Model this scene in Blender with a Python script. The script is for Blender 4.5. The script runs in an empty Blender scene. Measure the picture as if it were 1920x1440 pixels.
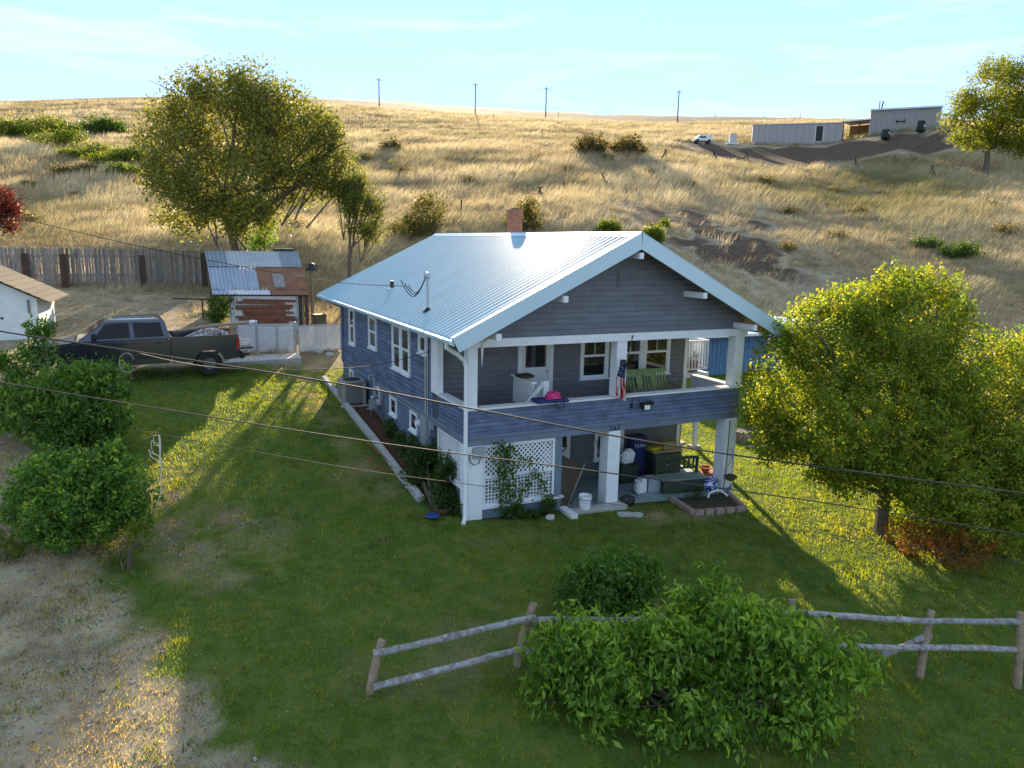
import bpy, bmesh, math, random
import numpy as np
from mathutils import Vector, Matrix
random.seed(7); RNG = np.random.default_rng(11)
S = bpy.context.scene
C = bpy.data.collections.new('Collection'); S.collection.children.link(C)
R = math.radians

# ---------------------------------------------------------------- camera
# house frame: X along the front to the right, Y to the back, Z up, metres; origin at the front-left corner
CAM = np.array([-6.222, -14.895, 6.314]); YAW, PIT, ROL = 0.4564, 0.1892, 0.0204
FPX = 1377.0                                   # focal length in pixels of the 1920 wide photograph
_f = np.array([math.sin(YAW)*math.cos(PIT), math.cos(YAW)*math.cos(PIT), -math.sin(PIT)])
_r0 = np.array([math.cos(YAW), -math.sin(YAW), 0.0]); _u0 = np.cross(_r0, _f)
_r = math.cos(ROL)*_r0 + math.sin(ROL)*_u0; _u = -math.sin(ROL)*_r0 + math.cos(ROL)*_u0
cd = bpy.data.cameras.new('camera'); cam = bpy.data.objects.new('camera', cd); C.objects.link(cam)
cd.sensor_width = 36.0; cd.lens = 36.0*FPX/1920.0; cd.clip_start = 0.1; cd.clip_end = 6000
m = Matrix.Identity(4)
for i in range(3):
    m[i][0] = _r[i]; m[i][1] = _u[i]; m[i][2] = -_f[i]; m[i][3] = CAM[i]
cam.matrix_world = m; S.camera = cam

# ---------------------------------------------------------------- sky, sun, exposure
SUN_AZ, SUN_EL = R(22.3), R(17.0)              # azimuth from +Y towards +X
w = bpy.data.worlds.new('World'); S.world = w; w.use_nodes = True
nt = w.node_tree; nt.nodes.clear()
def N(nt, t, **k):
    n = nt.nodes.new(t)
    for a, b in k.items(): setattr(n, a, b)
    return n
wo = N(nt, 'ShaderNodeOutputWorld'); bg = N(nt, 'ShaderNodeBackground')
sky = N(nt, 'ShaderNodeTexSky', sky_type='NISHITA', sun_disc=False)
sky.sun_elevation = SUN_EL; sky.sun_rotation = SUN_AZ; sky.altitude = 2200; sky.air_density = 0.9; sky.dust_density = 0.0; sky.ozone_density = 2.5
tc = N(nt, 'ShaderNodeTexCoord'); mp = N(nt, 'ShaderNodeMapping'); mp.inputs['Scale'].default_value = (1.3, 1.3, 11.0)
mp.inputs['Rotation'].default_value = (0.03, 0, 0)
nz = N(nt, 'ShaderNodeTexNoise'); nz.inputs['Scale'].default_value = 2.6; nz.inputs['Detail'].default_value = 7; nz.inputs['Roughness'].default_value = 0.62
nz.inputs['Distortion'].default_value = 0.4
cr = N(nt, 'ShaderNodeValToRGB'); cr.color_ramp.elements[0].position = 0.50; cr.color_ramp.elements[1].position = 0.72
mx = N(nt, 'ShaderNodeMixRGB'); mx.inputs['Color2'].default_value = (1.75, 1.8, 1.9, 1)
ml = N(nt, 'ShaderNodeMath', operation='MULTIPLY'); ml.inputs[1].default_value = 0.75
L = nt.links.new
L(tc.outputs['Generated'], mp.inputs['Vector']); L(mp.outputs['Vector'], nz.inputs['Vector']); L(nz.outputs['Fac'], cr.inputs['Fac'])
L(cr.outputs['Color'], ml.inputs[0]); L(ml.outputs[0], mx.inputs['Fac']); hs_ = N(nt, 'ShaderNodeHueSaturation'); hs_.inputs['Saturation'].default_value = 1.15; L(sky.outputs['Color'], hs_.inputs['Color']); ve = N(nt, 'ShaderNodeMixRGB'); ve.inputs['Fac'].default_value = .76; ve.inputs['Color2'].default_value = (1.10, 1.36, 1.70, 1)   # even pale blue added over the sky to cut sun-side glare, lift fill
L(hs_.outputs['Color'], ve.inputs['Color1']); L(ve.outputs['Color'], mx.inputs['Color1'])
L(mx.outputs['Color'], bg.inputs['Color']); L(bg.outputs['Background'], wo.inputs['Surface'])
bg.inputs['Strength'].default_value = 0.15
sd = bpy.data.lights.new('sun', 'SUN'); sd.energy = 3.6; sd.angle = R(0.53); sd.color = (1.0, 0.81, 0.57)
so = bpy.data.objects.new('sun', sd); C.objects.link(so)
SUND = Vector((math.sin(SUN_AZ)*math.cos(SUN_EL), math.cos(SUN_AZ)*math.cos(SUN_EL), math.sin(SUN_EL)))
so.rotation_euler = SUND.to_track_quat('Z', 'Y').to_euler(); so.location = SUND*60
vs = S.view_settings; vs.view_transform = 'Standard'; vs.look = 'None'; vs.gamma = 1; vs.exposure = 1.95; vs.use_curve_mapping = False
S.render.resolution_x = 1024; S.render.resolution_y = 768

# ---------------------------------------------------------------- pixel helpers
def ray(u, v): return _f + (u-960)/FPX*_r - (v-720)/FPX*_u
def pz(u, v, z): d = ray(u, v); return CAM + d*(z-CAM[2])/d[2]
def pd(u, v, dep): return CAM + ray(u, v)*dep
def pxp(u, v, x): d = ray(u, v); return CAM + d*(x-CAM[0])/d[0]
def pyp(u, v, y): d = ray(u, v); return CAM + d*(y-CAM[1])/d[1]

# ---------------------------------------------------------------- terrain
def vnoise(x, y, seed=0):
    x = np.asarray(x, float); y = np.asarray(y, float)
    xi = np.floor(x).astype(np.int64); yi = np.floor(y).astype(np.int64); fx = x-xi; fy = y-yi
    fx = fx*fx*(3-2*fx); fy = fy*fy*(3-2*fy)
    def h(a, b):
        n = (a*374761393 + b*668265263 + seed*974711) & 0x7fffffff
        n = ((n ^ (n >> 13))*1274126177) & 0x7fffffff
        return ((n ^ (n >> 16)) & 0xffff)/65535.0
    return (h(xi, yi)*(1-fx)+h(xi+1, yi)*fx)*(1-fy)+(h(xi, yi+1)*(1-fx)+h(xi+1, yi+1)*fx)*fy
def fbm(x, y, o=4, seed=0):
    s = 0; a = 0.5
    for i in range(o): s = s + a*vnoise(np.asarray(x)*2**i+17.3*i, np.asarray(y)*2**i-9.1*i, seed+i); a *= .5
    return s/(1-.5**o)
ctrl = [(0,0,0),(4,0,-.2),(8,0,-.42),(12,0,-.55),(17,0,-.8),(-.9,2,.25),(-.9,4,.6),(-.9,8,.95),(-.9,12,1.5),(-1,15,1.8),
        (-5,0,.2),(-9,0,.3),(-5,6,.95),(-4.6,11.2,1.7),(-9,6,1.0),(-9,12,1.75),(-16,10,1.7),(-16,0,.4),
        (-4,-5,-.35),(0,-6,-.55),(4,-7,-.8),(8,-8,-1.1),(-10,-6,-.2),(0,-14,-1.2),(-10,-14,-.9),(12,-14,-1.8),(0,-24,-2.2),(-14,-24,-2),(20,-20,-2.4),
        (3,5,-.1),(3,11,.9),(8,5,-.3),(9,10,.3),(14,5,-.5),(22,5,-.6),(13,15,.8),(22,15,.9),(30,14,.9),(20,24,2.3),(5,17,1.9),(11,24,2.6),(5,26,3.2),(30,6,-.4),(40,0,-1),
        (-4,19,2.35),(-11,20,2.3),(-4,24,2.9),(-10,29,3.75),(-2,29.5,3.8),(-18,28,3.5),(-24,20,2.4),(-24,5,1.2)]
ctrl = [np.array(c, float) for c in ctrl]
for u, v, d in [(-300,455,46),(0,455,46),(250,455,46),(500,455,46),(0,400,60),(150,395,60),(330,400,60),(0,340,76),(150,335,78),(330,330,80),(0,285,92),(150,300,95),(330,292,98),
                (0,258,118),(150,262,118),(330,268,125),(0,222,165),(250,222,165),(450,222,165),(0,190,225),(250,186,230),(560,188,230),(-400,190,225),(-400,330,80),
                (700,436,54),(700,380,67),(700,320,88),(700,262,122),(700,226,165),(700,200,225),
                (960,430,54),(960,372,69),(960,315,90),(960,268,122),(960,240,162),(960,218,225),
                (1200,440,56),(1200,378,71),(1200,322,92),(1200,283,116),(1200,262,142),(1200,229,228),
                (1400,270,131),(1575,266,127),(1620,258,122),(1770,244,118),(1400,295,120),(1600,290,112),(1800,282,110),
                (1500,505,55),(1500,430,67),(1500,362,85),(1500,320,102),(1500,246,160),(1500,225,232),
                (1800,505,56),(1800,425,69),(1800,362,86),(1800,318,100),(1800,236,160),(1800,226,232),
                (2200,505,56),(2200,400,72),(2200,320,98),(2200,270,130),(2200,232,225)]:
    ctrl.append(pd(u, v, d))
ctrl = np.array(ctrl)
def _tps(P, z, lam):
    n = len(P); d = np.hypot(P[:, None, 0]-P[None, :, 0], P[:, None, 1]-P[None, :, 1])
    K = np.where(d > 0, d*d*np.log(d+1e-12), 0) + lam*np.eye(n)
    Q = np.c_[np.ones(n), P]; A = np.zeros((n+3, n+3)); A[:n, :n] = K; A[:n, n:] = Q; A[n:, :n] = Q.T
    return np.linalg.solve(A, np.r_[z, 0, 0, 0])
_tw = _tps(ctrl[:, :2], ctrl[:, 2], 2.0)
FH = np.array([math.sin(YAW), math.cos(YAW)])
def Tv(x, y):
    x = np.asarray(x, float).ravel(); y = np.asarray(y, float).ravel()
    dx = x-CAM[0]; dy = y-CAM[1]; r = np.hypot(dx, dy)+1e-9
    fw = (dx*FH[0]+dy*FH[1])/r
    rmax = np.where(fw > 0.1, 288.0, 60.0); rmax = np.where((fw > -.4) & (fw <= .1), 60+(fw+.4)/.5*228, rmax)
    k = np.minimum(1, rmax/r); X = CAM[0]+dx*k; Y = CAM[1]+dy*k
    out = np.empty_like(x)
    for a in range(0, len(x), 20000):
        xs = X[a:a+20000]; ys = Y[a:a+20000]
        d = np.hypot(xs[:, None]-ctrl[None, :, 0], ys[:, None]-ctrl[None, :, 1])
        out[a:a+20000] = np.where(d > 0, d*d*np.log(d+1e-12), 0) @ _tw[:len(ctrl)] + _tw[-3] + _tw[-2]*xs + _tw[-1]*ys
    side = np.clip((np.abs(fw-1))*0, 0, 1)
    out = out - np.maximum(0, r-rmax)*0.02
    far = np.clip((r-48)/40, 0, 1)*np.clip((330-r)/60, 0, 1)
    out = out + far*((fbm(X/9, Y/9, 4, 5)-.5)*.6 + (fbm(X/34+5, Y/34, 3, 9)-.5)*.5)
    near = 1-np.clip((r-45)/20, 0, 1)
    out = out + near*(fbm(X/1.7, Y/1.7, 3, 3)-.5)*.05
    out = out - .6*((x > .25) & (x < 7.75) & (y > .25) & (y < 11.8))     # cut for slab and basement
    return out
def T(x, y): return float(Tv([x], [y])[0])
def pg(u, v, n=26):                            # where the line of sight through a pixel meets the ground
    d = ray(u, v); lo = 5.0
    t = np.concatenate([np.linspace(5, 60, 400), np.linspace(60.5, 300, 500)])
    P = CAM[None]+t[:, None]*d[None]; h = P[:, 2]-Tv(P[:, 0], P[:, 1])
    i = np.argmax(h < 0) if (h < 0).any() else len(t)-1
    if i == 0: return P[0]
    a = t[i-1] + (t[i]-t[i-1])*h[i-1]/(h[i-1]-h[i]+1e-9)
    return CAM+a*d

# ---------------------------------------------------------------- object helpers
def tag(o, label=None, cat=None, group=None, kind=None):
    if label: o['label'] = label
    if cat: o['category'] = cat
    if group: o['group'] = group
    if kind: o['kind'] = kind
    return o
def thing(name, label, cat, loc=(0,0,0), rz=0.0, group=None):
    o = bpy.data.objects.new(name, None); C.objects.link(o); o.location = loc; o.rotation_euler = (0, 0, rz); o.empty_display_size = .2
    return tag(o, label, cat, group)
def raw(name, verts, faces, mat, parent=None, smooth=False, loc=None):
    me = bpy.data.meshes.new(name); me.from_pydata([tuple(map(float, v)) for v in verts], [], [tuple(f) for f in faces]); me.update()
    if mat is not None: me.materials.append(mat)
    if smooth: me.shade_smooth()
    o = bpy.data.objects.new(name, me); C.objects.link(o)
    if parent: o.parent = parent
    if loc is not None: o.location = loc
    return o
def link(name, me, parent=None, loc=(0,0,0), rot=(0,0,0), scale=(1,1,1)):
    o = bpy.data.objects.new(name, me); C.objects.link(o); o.parent = parent; o.location = loc; o.rotation_euler = rot; o.scale = scale
    return o
def copy_tree(o, parent=None):
    c = o.copy(); C.objects.link(c); c.parent = parent
    for ch in list(o.children): copy_tree(ch, c)
    return c
class MB:
    def __init__(s): s.v = []; s.f = []
    def add(s, vs, fs):
        n = len(s.v); s.v += [tuple(map(float, p)) for p in vs]; s.f += [tuple(i+n for i in q) for q in fs]; return s
    def box(s, x0, x1, y0, y1, z0, z1):
        return s.add([(x0,y0,z0),(x1,y0,z0),(x1,y1,z0),(x0,y1,z0),(x0,y0,z1),(x1,y0,z1),(x1,y1,z1),(x0,y1,z1)],
                     [(0,3,2,1),(4,5,6,7),(0,1,5,4),(1,2,6,5),(2,3,7,6),(3,0,4,7)])
    def bar(s, a, b, w, h, up=(0,0,1)):        # box beam from a to b, w across, h along up
        a = Vector(a); b = Vector(b); d = (b-a).normalized(); up = Vector(up)
        if abs(d.dot(up)) > .99: up = Vector((1,0,0))
        sx = d.cross(up).normalized()*w/2; sy = sx.cross(d).normalized()*h/2
        vs = [p+i*sx+j*sy for p in (a, b) for i, j in ((-1,-1),(1,-1),(1,1),(-1,1))]
        return s.add(vs, [(0,1,2,3),(7,6,5,4),(0,4,5,1),(1,5,6,2),(2,6,7,3),(3,7,4,0)])
    def tube(s, pts, r, n=8, cap=True):
        pts = [Vector(p) for p in pts]; rs = r if isinstance(r, (list, tuple)) else [r]*len(pts)
        ref = None; vs = []
        for i, p in enumerate(pts):
            d = (pts[min(i+1, len(pts)-1)]-pts[max(i-1, 0)]).normalized()
            if ref is None: ref = Vector((0,0,1)) if abs(d.z) < .9 else Vector((1,0,0))
            a = d.cross(ref).normalized(); b = d.cross(a).normalized(); ref = -b if False else ref
            for k in range(n):
                t = 2*math.pi*k/n; vs.append(p + (a*math.cos(t)+b*math.sin(t))*rs[i])
        fs = [(i*n+k, i*n+(k+1) % n, (i+1)*n+(k+1) % n, (i+1)*n+k) for i in range(len(pts)-1) for k in range(n)]
        if cap: fs += [tuple(range(n))[::-1], tuple(range((len(pts)-1)*n, len(pts)*n))]
        return s.add(vs, fs)
    def lathe(s, prof, c=(0,0,0), n=20):       # prof: (r, z) from bottom to top
        vs = [(c[0]+r*math.cos(2*math.pi*k/n), c[1]+r*math.sin(2*math.pi*k/n), c[2]+z) for r, z in prof for k in range(n)]
        fs = [(i*n+k, i*n+(k+1) % n, (i+1)*n+(k+1) % n, (i+1)*n+k) for i in range(len(prof)-1) for k in range(n)]
        fs += [tuple(range(n))[::-1], tuple(range((len(prof)-1)*n, len(prof)*n))]
        return s.add(vs, fs)
    def prism(s, poly, axis, a, b):            # poly in the two other axes (order xy, xz, yz), extruded from a to b on axis
        n = len(poly)
        def P(p, t): return {'x': (t, p[0], p[1]), 'y': (p[0], t, p[1]), 'z': (p[0], p[1], t)}[axis]
        vs = [P(p, a) for p in poly]+[P(p, b) for p in poly]
        return s.add(vs, [tuple(range(n))[::-1], tuple(range(n, 2*n))]+[(k, (k+1) % n, n+(k+1) % n, n+k) for k in range(n)])
    def blob(s, c, rx, ry, rz, nu=12, nv=8, jit=0.0, rnd=random):
        vs = [(c[0], c[1], c[2]-rz)]
        for j in range(1, nv):
            t = math.pi*j/nv-math.pi/2
            for k in range(nu):
                a = 2*math.pi*k/nu; q = 1+rnd.uniform(-jit, jit)
                vs.append((c[0]+rx*q*math.cos(t)*math.cos(a), c[1]+ry*q*math.cos(t)*math.sin(a), c[2]+rz*q*math.sin(t)))
        vs.append((c[0], c[1], c[2]+rz)); top = len(vs)-1; fs = []
        for k in range(nu):
            fs.append((0, 1+(k+1) % nu, 1+k)); fs.append((top, 1+(nv-2)*nu+k, 1+(nv-2)*nu+(k+1) % nu))
            for j in range(nv-2):
                a = 1+j*nu; fs.append((a+k, a+(k+1) % nu, a+nu+(k+1) % nu, a+nu+k))
        return s.add(vs, fs)
    def build(s, name, mat, parent=None, smooth=False, bevel=0.0, loc=None, fix=True):
        o = raw(name, s.v, s.f, mat, parent, False, loc)
        if fix or bevel:
            b = bmesh.new(); b.from_mesh(o.data)
            bmesh.ops.recalc_face_normals(b, faces=b.faces)
            if bevel:
                es = [e for e in b.edges if len(e.link_faces) == 2 and e.calc_face_angle(0) > .5]
                bmesh.ops.bevel(b, geom=es, offset=bevel, segments=2, affect='EDGES', clamp_overlap=True)
            b.to_mesh(o.data); b.free()
        if smooth:
            o.data.shade_smooth()
            try: o.data.set_sharp_from_angle(angle=R(38))
            except Exception: pass
        return o

# ---------------------------------------------------------------- materials
MATS = {}
def mat(name, col, rough=.7, metal=0.0, var=.12, scale=3.0, bump=0.0, bscale=40.0, stretch=(1,1,1), spec=.4, col2=None, trans=0.0, coat=0.0, lo=.35, hi=.7, rnd=0.0):
    if name in MATS: return MATS[name]
    m = bpy.data.materials.new(name); m.use_nodes = True; nt = m.node_tree; L = nt.links.new
    b = nt.nodes['Principled BSDF']; b.inputs['Roughness'].default_value = rough; b.inputs['Metallic'].default_value = metal
    b.inputs['Specular IOR Level'].default_value = spec
    if coat: b.inputs['Coat Weight'].default_value = coat; b.inputs['Coat Roughness'].default_value = .08
    tc = N(nt, 'ShaderNodeTexCoord'); mp = N(nt, 'ShaderNodeMapping'); mp.inputs['Scale'].default_value = stretch
    nz = N(nt, 'ShaderNodeTexNoise'); nz.inputs['Scale'].default_value = scale; nz.inputs['Detail'].default_value = 6; nz.inputs['Roughness'].default_value = .62
    geo = N(nt, 'ShaderNodeNewGeometry')
    L(geo.outputs['Position'], mp.inputs['Vector']); L(mp.outputs['Vector'], nz.inputs['Vector'])
    rp = N(nt, 'ShaderNodeValToRGB'); e = rp.color_ramp.elements; e[0].position = lo; e[1].position = hi
    c2 = col2 or tuple(min(1, c*(1+var)) for c in col); c1 = col if col2 else tuple(c*(1-var) for c in col)
    e[0].color = (*c1, 1); e[1].color = (*c2, 1)
    L(nz.outputs['Fac'], rp.inputs['Fac']); L(rp.outputs['Color'], b.inputs['Base Color'])
    if rnd:
        oi = N(nt, 'ShaderNodeObjectInfo'); mr = N(nt, 'ShaderNodeMapRange'); mr.inputs['To Min'].default_value = 1-rnd; mr.inputs['To Max'].default_value = 1+rnd; hs = N(nt, 'ShaderNodeHueSaturation')
        L(oi.outputs['Random'], mr.inputs['Value']); L(mr.outputs[0], hs.inputs['Value']); L(rp.outputs['Color'], hs.inputs['Color']); L(hs.outputs['Color'], b.inputs['Base Color'])
    if bump:
        n2 = N(nt, 'ShaderNodeTexNoise'); n2.inputs['Scale'].default_value = bscale; n2.inputs['Detail'].default_value = 5
        bp = N(nt, 'ShaderNodeBump'); bp.inputs['Strength'].default_value = bump; bp.inputs['Distance'].default_value = .02
        L(mp.outputs['Vector'], n2.inputs['Vector']); L(n2.outputs['Fac'], bp.inputs['Height']); L(bp.outputs['Normal'], b.inputs['Normal'])
    MATS[name] = m; return m
def leafmat(name, trans=.45, rough=.55, tint=(1.15, 1.1, .5)):
    if name in MATS: return MATS[name]
    m = bpy.data.materials.new(name); m.use_nodes = True; nt = m.node_tree; nt.nodes.clear(); L = nt.links.new
    at = N(nt, 'ShaderNodeAttribute', attribute_name='col'); o = N(nt, 'ShaderNodeOutputMaterial')
    b = N(nt, 'ShaderNodeBsdfPrincipled'); b.inputs['Roughness'].default_value = rough; b.inputs['Specular IOR Level'].default_value = .3
    t = N(nt, 'ShaderNodeBsdfTranslucent'); mu = N(nt, 'ShaderNodeMixRGB', blend_type='MULTIPLY'); mu.inputs['Fac'].default_value = 1; mu.inputs['Color2'].default_value = (*[c*1.5 for c in tint], 1)
    mi = N(nt, 'ShaderNodeMixShader'); mi.inputs['Fac'].default_value = trans
    L(at.outputs['Color'], b.inputs['Base Color']); L(at.outputs['Color'], mu.inputs['Color1']); L(mu.outputs['Color'], t.inputs['Color'])
    L(b.outputs[0], mi.inputs[1]); L(t.outputs[0], mi.inputs[2]); L(mi.outputs[0], o.inputs['Surface'])
    MATS[name] = m; return m
def npmesh(name, V, tri, cols, mat, parent=None):   # numpy triangles or quads with a colour per vertex
    me = bpy.data.meshes.new(name); k = tri.shape[1]
    me.vertices.add(len(V)); me.vertices.foreach_set('co', V.astype(np.float32).ravel())
    me.loops.add(tri.size); me.loops.foreach_set('vertex_index', tri.astype(np.int32).ravel())
    me.polygons.add(len(tri)); me.polygons.foreach_set('loop_start', np.arange(0, tri.size, k, dtype=np.int32))
    me.polygons.foreach_set('loop_total', np.full(len(tri), k, dtype=np.int32))
    me.update(calc_edges=True)
    a = me.attributes.new('col', 'FLOAT_COLOR', 'POINT'); a.data.foreach_set('color', np.c_[cols, np.ones(len(cols))].astype(np.float32).ravel())
    me.materials.append(mat); o = bpy.data.objects.new(name, me); C.objects.link(o); o.parent = parent
    return o

# ================================================================ THE GROUND
def axis(a, b, step, lo, hi, g=1.09):
    c = list(np.arange(a, b+1e-6, step)); d = step
    while c[-1] < hi: d *= g; c.append(c[-1]+d)
    d = step
    while c[0] > lo: d *= g; c.insert(0, c[0]-d)
    return np.array(c)
gx = axis(-14, 18, .3, -2500, 2500, 1.06); gy = axis(-12, 30, .3, -1500, 3000, 1.06)
GX, GY = np.meshgrid(gx, gy); gX = GX.ravel(); gY = GY.ravel(); gZ = Tv(gX, gY)
def inpoly(x, y, poly):
    x = np.asarray(x); y = np.asarray(y); r = np.zeros(x.shape, bool); n = len(poly)
    for i in range(n):
        x0, y0 = poly[i][:2]; x1, y1 = poly[(i+1) % n][:2]
        c = ((y0 > y) != (y1 > y)) & (x < (x1-x0)*(y-y0)/(y1-y0+1e-12)+x0); r ^= c
    return r
LAWN = [(-9.6,12.2),(-9.5,9.5),(-8.4,7.5),(-7.9,4.6),(-7.4,2.0),(-7.6,-.5),(-7.0,-2.6),(-6.2,-4.4),(-5.2,-6.6),(-4.6,-9),(-3,-16),(24,-16),(26,10),(20,14),(8.2,13),(-.2,12.6),(-2.2,13.3),(-4.2,12.2)]
def softlawn(x, y):
    s = np.zeros(np.shape(x))
    jx = (fbm(np.asarray(x)*1.1, np.asarray(y)*1.1, 4, 21)-.5)*2.4; jy = (fbm(np.asarray(x)*1.1+40, np.asarray(y)*1.1, 4, 22)-.5)*2.4
    for ox, oy in ((0,0),(.35,.2),(-.35,-.2),(.2,-.35),(-.2,.35)): s = s+inpoly(np.asarray(x)+jx+ox, np.asarray(y)+jy+oy, LAWN)/5.0
    # worn, dry spots inside the lawn
    def spot(cx, cy, rx, ry, k): return k*np.exp(-(((x-cx)/rx)**2+((y-cy)/ry)**2))
    n = fbm(np.asarray(x)*1.6, np.asarray(y)*1.6, 4, 31)
    dry = spot(-6.0,2.6,1.0,1.5,.75)+spot(-5.4,1.0,1.3,1.2,.6)+spot(-1.6,5.2,.5,3.2,.55)+spot(-1.7,9.3,.6,2,.75)+spot(-1.7,2.4,.8,1.1,.4)+spot(-5.7,-1.0,1.2,1.2,.45)+spot(-2.2,-4.7,2.4,1.2,.42)+spot(1.0,-5.7,1.5,1.0,.5)+spot(.5,-.8,1.6,.5,.5)+spot(5.3,-1.0,1.3,.5,.8)+spot(-1.5,12.2,1.2,.9,.7)+spot(1,-3,3,1.5,.18)+spot(-3,1,3,2,.15)
    return np.clip(s-dry*np.clip((n-.28)*3, 0, 1.2), 0, 1)
lawnA = softlawn(gX, gY)
dirtA = np.zeros(len(gX))
def adddirt(poly, k):
    global dirtA
    dirtA = np.maximum(dirtA, inpoly(gX, gY, poly)*k)
adddirt([(-18,12.9),(-4.5,12.6),(-3.4,16),(-2.4,27.5),(-18,28.5)], .55)
adddirt([(-30,-40),(-3.0,-40),(-4.0,-8),(-7.3,-1),(-7.8,4.5),(-9.3,9),(-9.4,12.4),(-30,12.5)], .5)
adddirt([pg(1235,262),pg(1405,272),pg(1600,262),pg(1790,246),pg(1800,286),pg(1620,296),pg(1450,322),pg(1330,296)], 1.0)
d_ = np.exp(-(((gX-pg(1330,405)[0])/10)**2+((gY-pg(1330,405)[1])/6)**2))+np.exp(-(((gX-pg(1375,470)[0])/6)**2+((gY-pg(1375,470)[1])/8)**2))
dirtA = np.clip(np.maximum(dirtA, d_*1.5*np.clip((fbm(gX/2.2, gY/2.2, 4, 77)-.33)*4, 0, 1)), 0, 1)
me = bpy.data.meshes.new('ground'); nx = len(gx); ny = len(gy)
ii = (np.arange(ny-1)[:, None]*nx+np.arange(nx-1)[None]).ravel(); quads = np.c_[ii, ii+1, ii+nx+1, ii+nx]
me.vertices.add(len(gX)); me.vertices.foreach_set('co', np.c_[gX, gY, gZ].astype(np.float32).ravel())
me.loops.add(quads.size); me.loops.foreach_set('vertex_index', quads.astype(np.int32).ravel()); me.polygons.add(len(quads))
me.polygons.foreach_set('loop_start', np.arange(0, quads.size, 4, dtype=np.int32)); me.polygons.foreach_set('loop_total', np.full(len(quads), 4, dtype=np.int32)); me.update(calc_edges=True)
for nm, arr in (('lawn', lawnA), ('dirt', dirtA)):
    a = me.attributes.new(nm, 'FLOAT', 'POINT'); a.data.foreach_set('value', arr.astype(np.float32))
me.shade_smooth()
gm = bpy.data.materials.new('ground_cover'); gm.use_nodes = True; nt = gm.node_tree; L = nt.links.new; b = nt.nodes['Principled BSDF']; b.inputs['Roughness'].default_value = .95; b.inputs['Specular IOR Level'].default_value = .1
geo = N(nt, 'ShaderNodeNewGeometry')
def noise(s, d=6, r=.6, st=None):
    n = N(nt, 'ShaderNodeTexNoise'); n.inputs['Scale'].default_value = s; n.inputs['Detail'].default_value = d; n.inputs['Roughness'].default_value = r
    if st:
        mp = N(nt, 'ShaderNodeMapping'); mp.inputs['Scale'].default_value = st; L(geo.outputs['Position'], mp.inputs['Vector']); L(mp.outputs['Vector'], n.inputs['Vector'])
    else: L(geo.outputs['Position'], n.inputs['Vector'])
    return n.outputs['Fac']
def ramp(src, *st):
    r = N(nt, 'ShaderNodeValToRGB'); e = r.color_ramp.elements
    while len(e) < len(st): e.new(.5)
    for q, (p, c) in zip(e, st): q.position = p; q.color = (*c, 1)
    L(src, r.inputs['Fac']); return r.outputs['Color']
def mixc(f, a, b_):
    x = N(nt, 'ShaderNodeMixRGB'); L(f, x.inputs['Fac']); L(a, x.inputs['Color1']); L(b_, x.inputs['Color2']); return x.outputs['Color']
straw = ramp(noise(.55, 8, .65, (1, 1, .3)), (.28, (.15,.105,.058)), (.45, (.27,.20,.11)), (.6, (.38,.295,.17)), (.75, (.26,.21,.11)))
big = ramp(noise(.06, 5, .6), (.42, (0,0,0)), (.62, (1,1,1)))
sage = ramp(noise(.9, 7, .6), (.3, (.13,.115,.06)), (.7, (.27,.235,.125)))
dryc = mixc(big, straw, sage)
lawn = ramp(noise(2.2, 8, .7), (.25, (.050,.080,.014)), (.5, (.085,.130,.024)), (.72, (.16,.175,.045)))
soil = ramp(noise(3.0, 8, .7), (.3, (.055,.038,.026)), (.55, (.12,.083,.055)), (.75, (.22,.165,.115)))
yard = ramp(noise(1.3, 9, .72), (.3, (.14,.11,.07)), (.5, (.34,.28,.185)), (.7, (.47,.40,.27)))
aL = N(nt, 'ShaderNodeAttribute', attribute_name='lawn').outputs['Fac']; aD = N(nt, 'ShaderNodeAttribute', attribute_name='dirt').outputs['Fac']
def step_(src, lo, hi):
    r = N(nt, 'ShaderNodeMapRange'); r.inputs['From Min'].default_value = lo; r.inputs['From Max'].default_value = hi; L(src, r.inputs['Value']); return r.outputs[0]
isyard = N(nt, 'ShaderNodeMath', operation='GREATER_THAN'); isyard.inputs[1].default_value = .3; L(aD, isyard.inputs[0])
c = mixc(step_(aD, .1, .5), dryc, yard); c = mixc(step_(aD, .6, .95), c, soil); c = mixc(step_(aL, .15, .85), c, lawn)
L(c, b.inputs['Base Color'])
bp = N(nt, 'ShaderNodeBump'); bp.inputs['Strength'].default_value = .8; bp.inputs['Distance'].default_value = .06; L(noise(7, 8, .7), bp.inputs['Height']); L(bp.outputs['Normal'], b.inputs['Normal'])
me.materials.append(gm); g_ob = bpy.data.objects.new('ground', me); C.objects.link(g_ob); tag(g_ob, kind='structure')

# ================================================================ THE HOUSE
M_side = mat('blue_grey_paint', (.135,.158,.225), .62, rnd=.08, var=.16, scale=2.2, bump=.15, bscale=30, stretch=(1,1,4))
M_sidel = mat('blue_side_paint', (.11,.148,.245), .6, rnd=.10, var=.42, scale=1.6, bump=.15, bscale=24, stretch=(1,.7,3))
M_porch = mat('porch_wall_paint', (.165,.162,.175), .65, rnd=.06, var=.14, scale=2.5, stretch=(1,1,4))
M_gab = mat('gable_paint', (.155,.165,.195), .62, rnd=.07, var=.16, scale=1.6, stretch=(1,1,3))
M_found = mat('foundation_paint', (.12,.16,.235), .75, var=.22, scale=2.5, bump=.3, bscale=18)
M_fasc = mat('fascia_paint', (.145,.185,.245), .6, var=.12, scale=2.0)
M_white = mat('white_trim_paint', (.76,.78,.80), .5, col2=(.64,.655,.66), scale=3.5, bump=.1, lo=.5, hi=.78)
M_whited = mat('worn_white_paint', (.70,.71,.71), .6, col2=(.52,.53,.53), scale=9, bump=.1, lo=.55, hi=.8)
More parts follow.
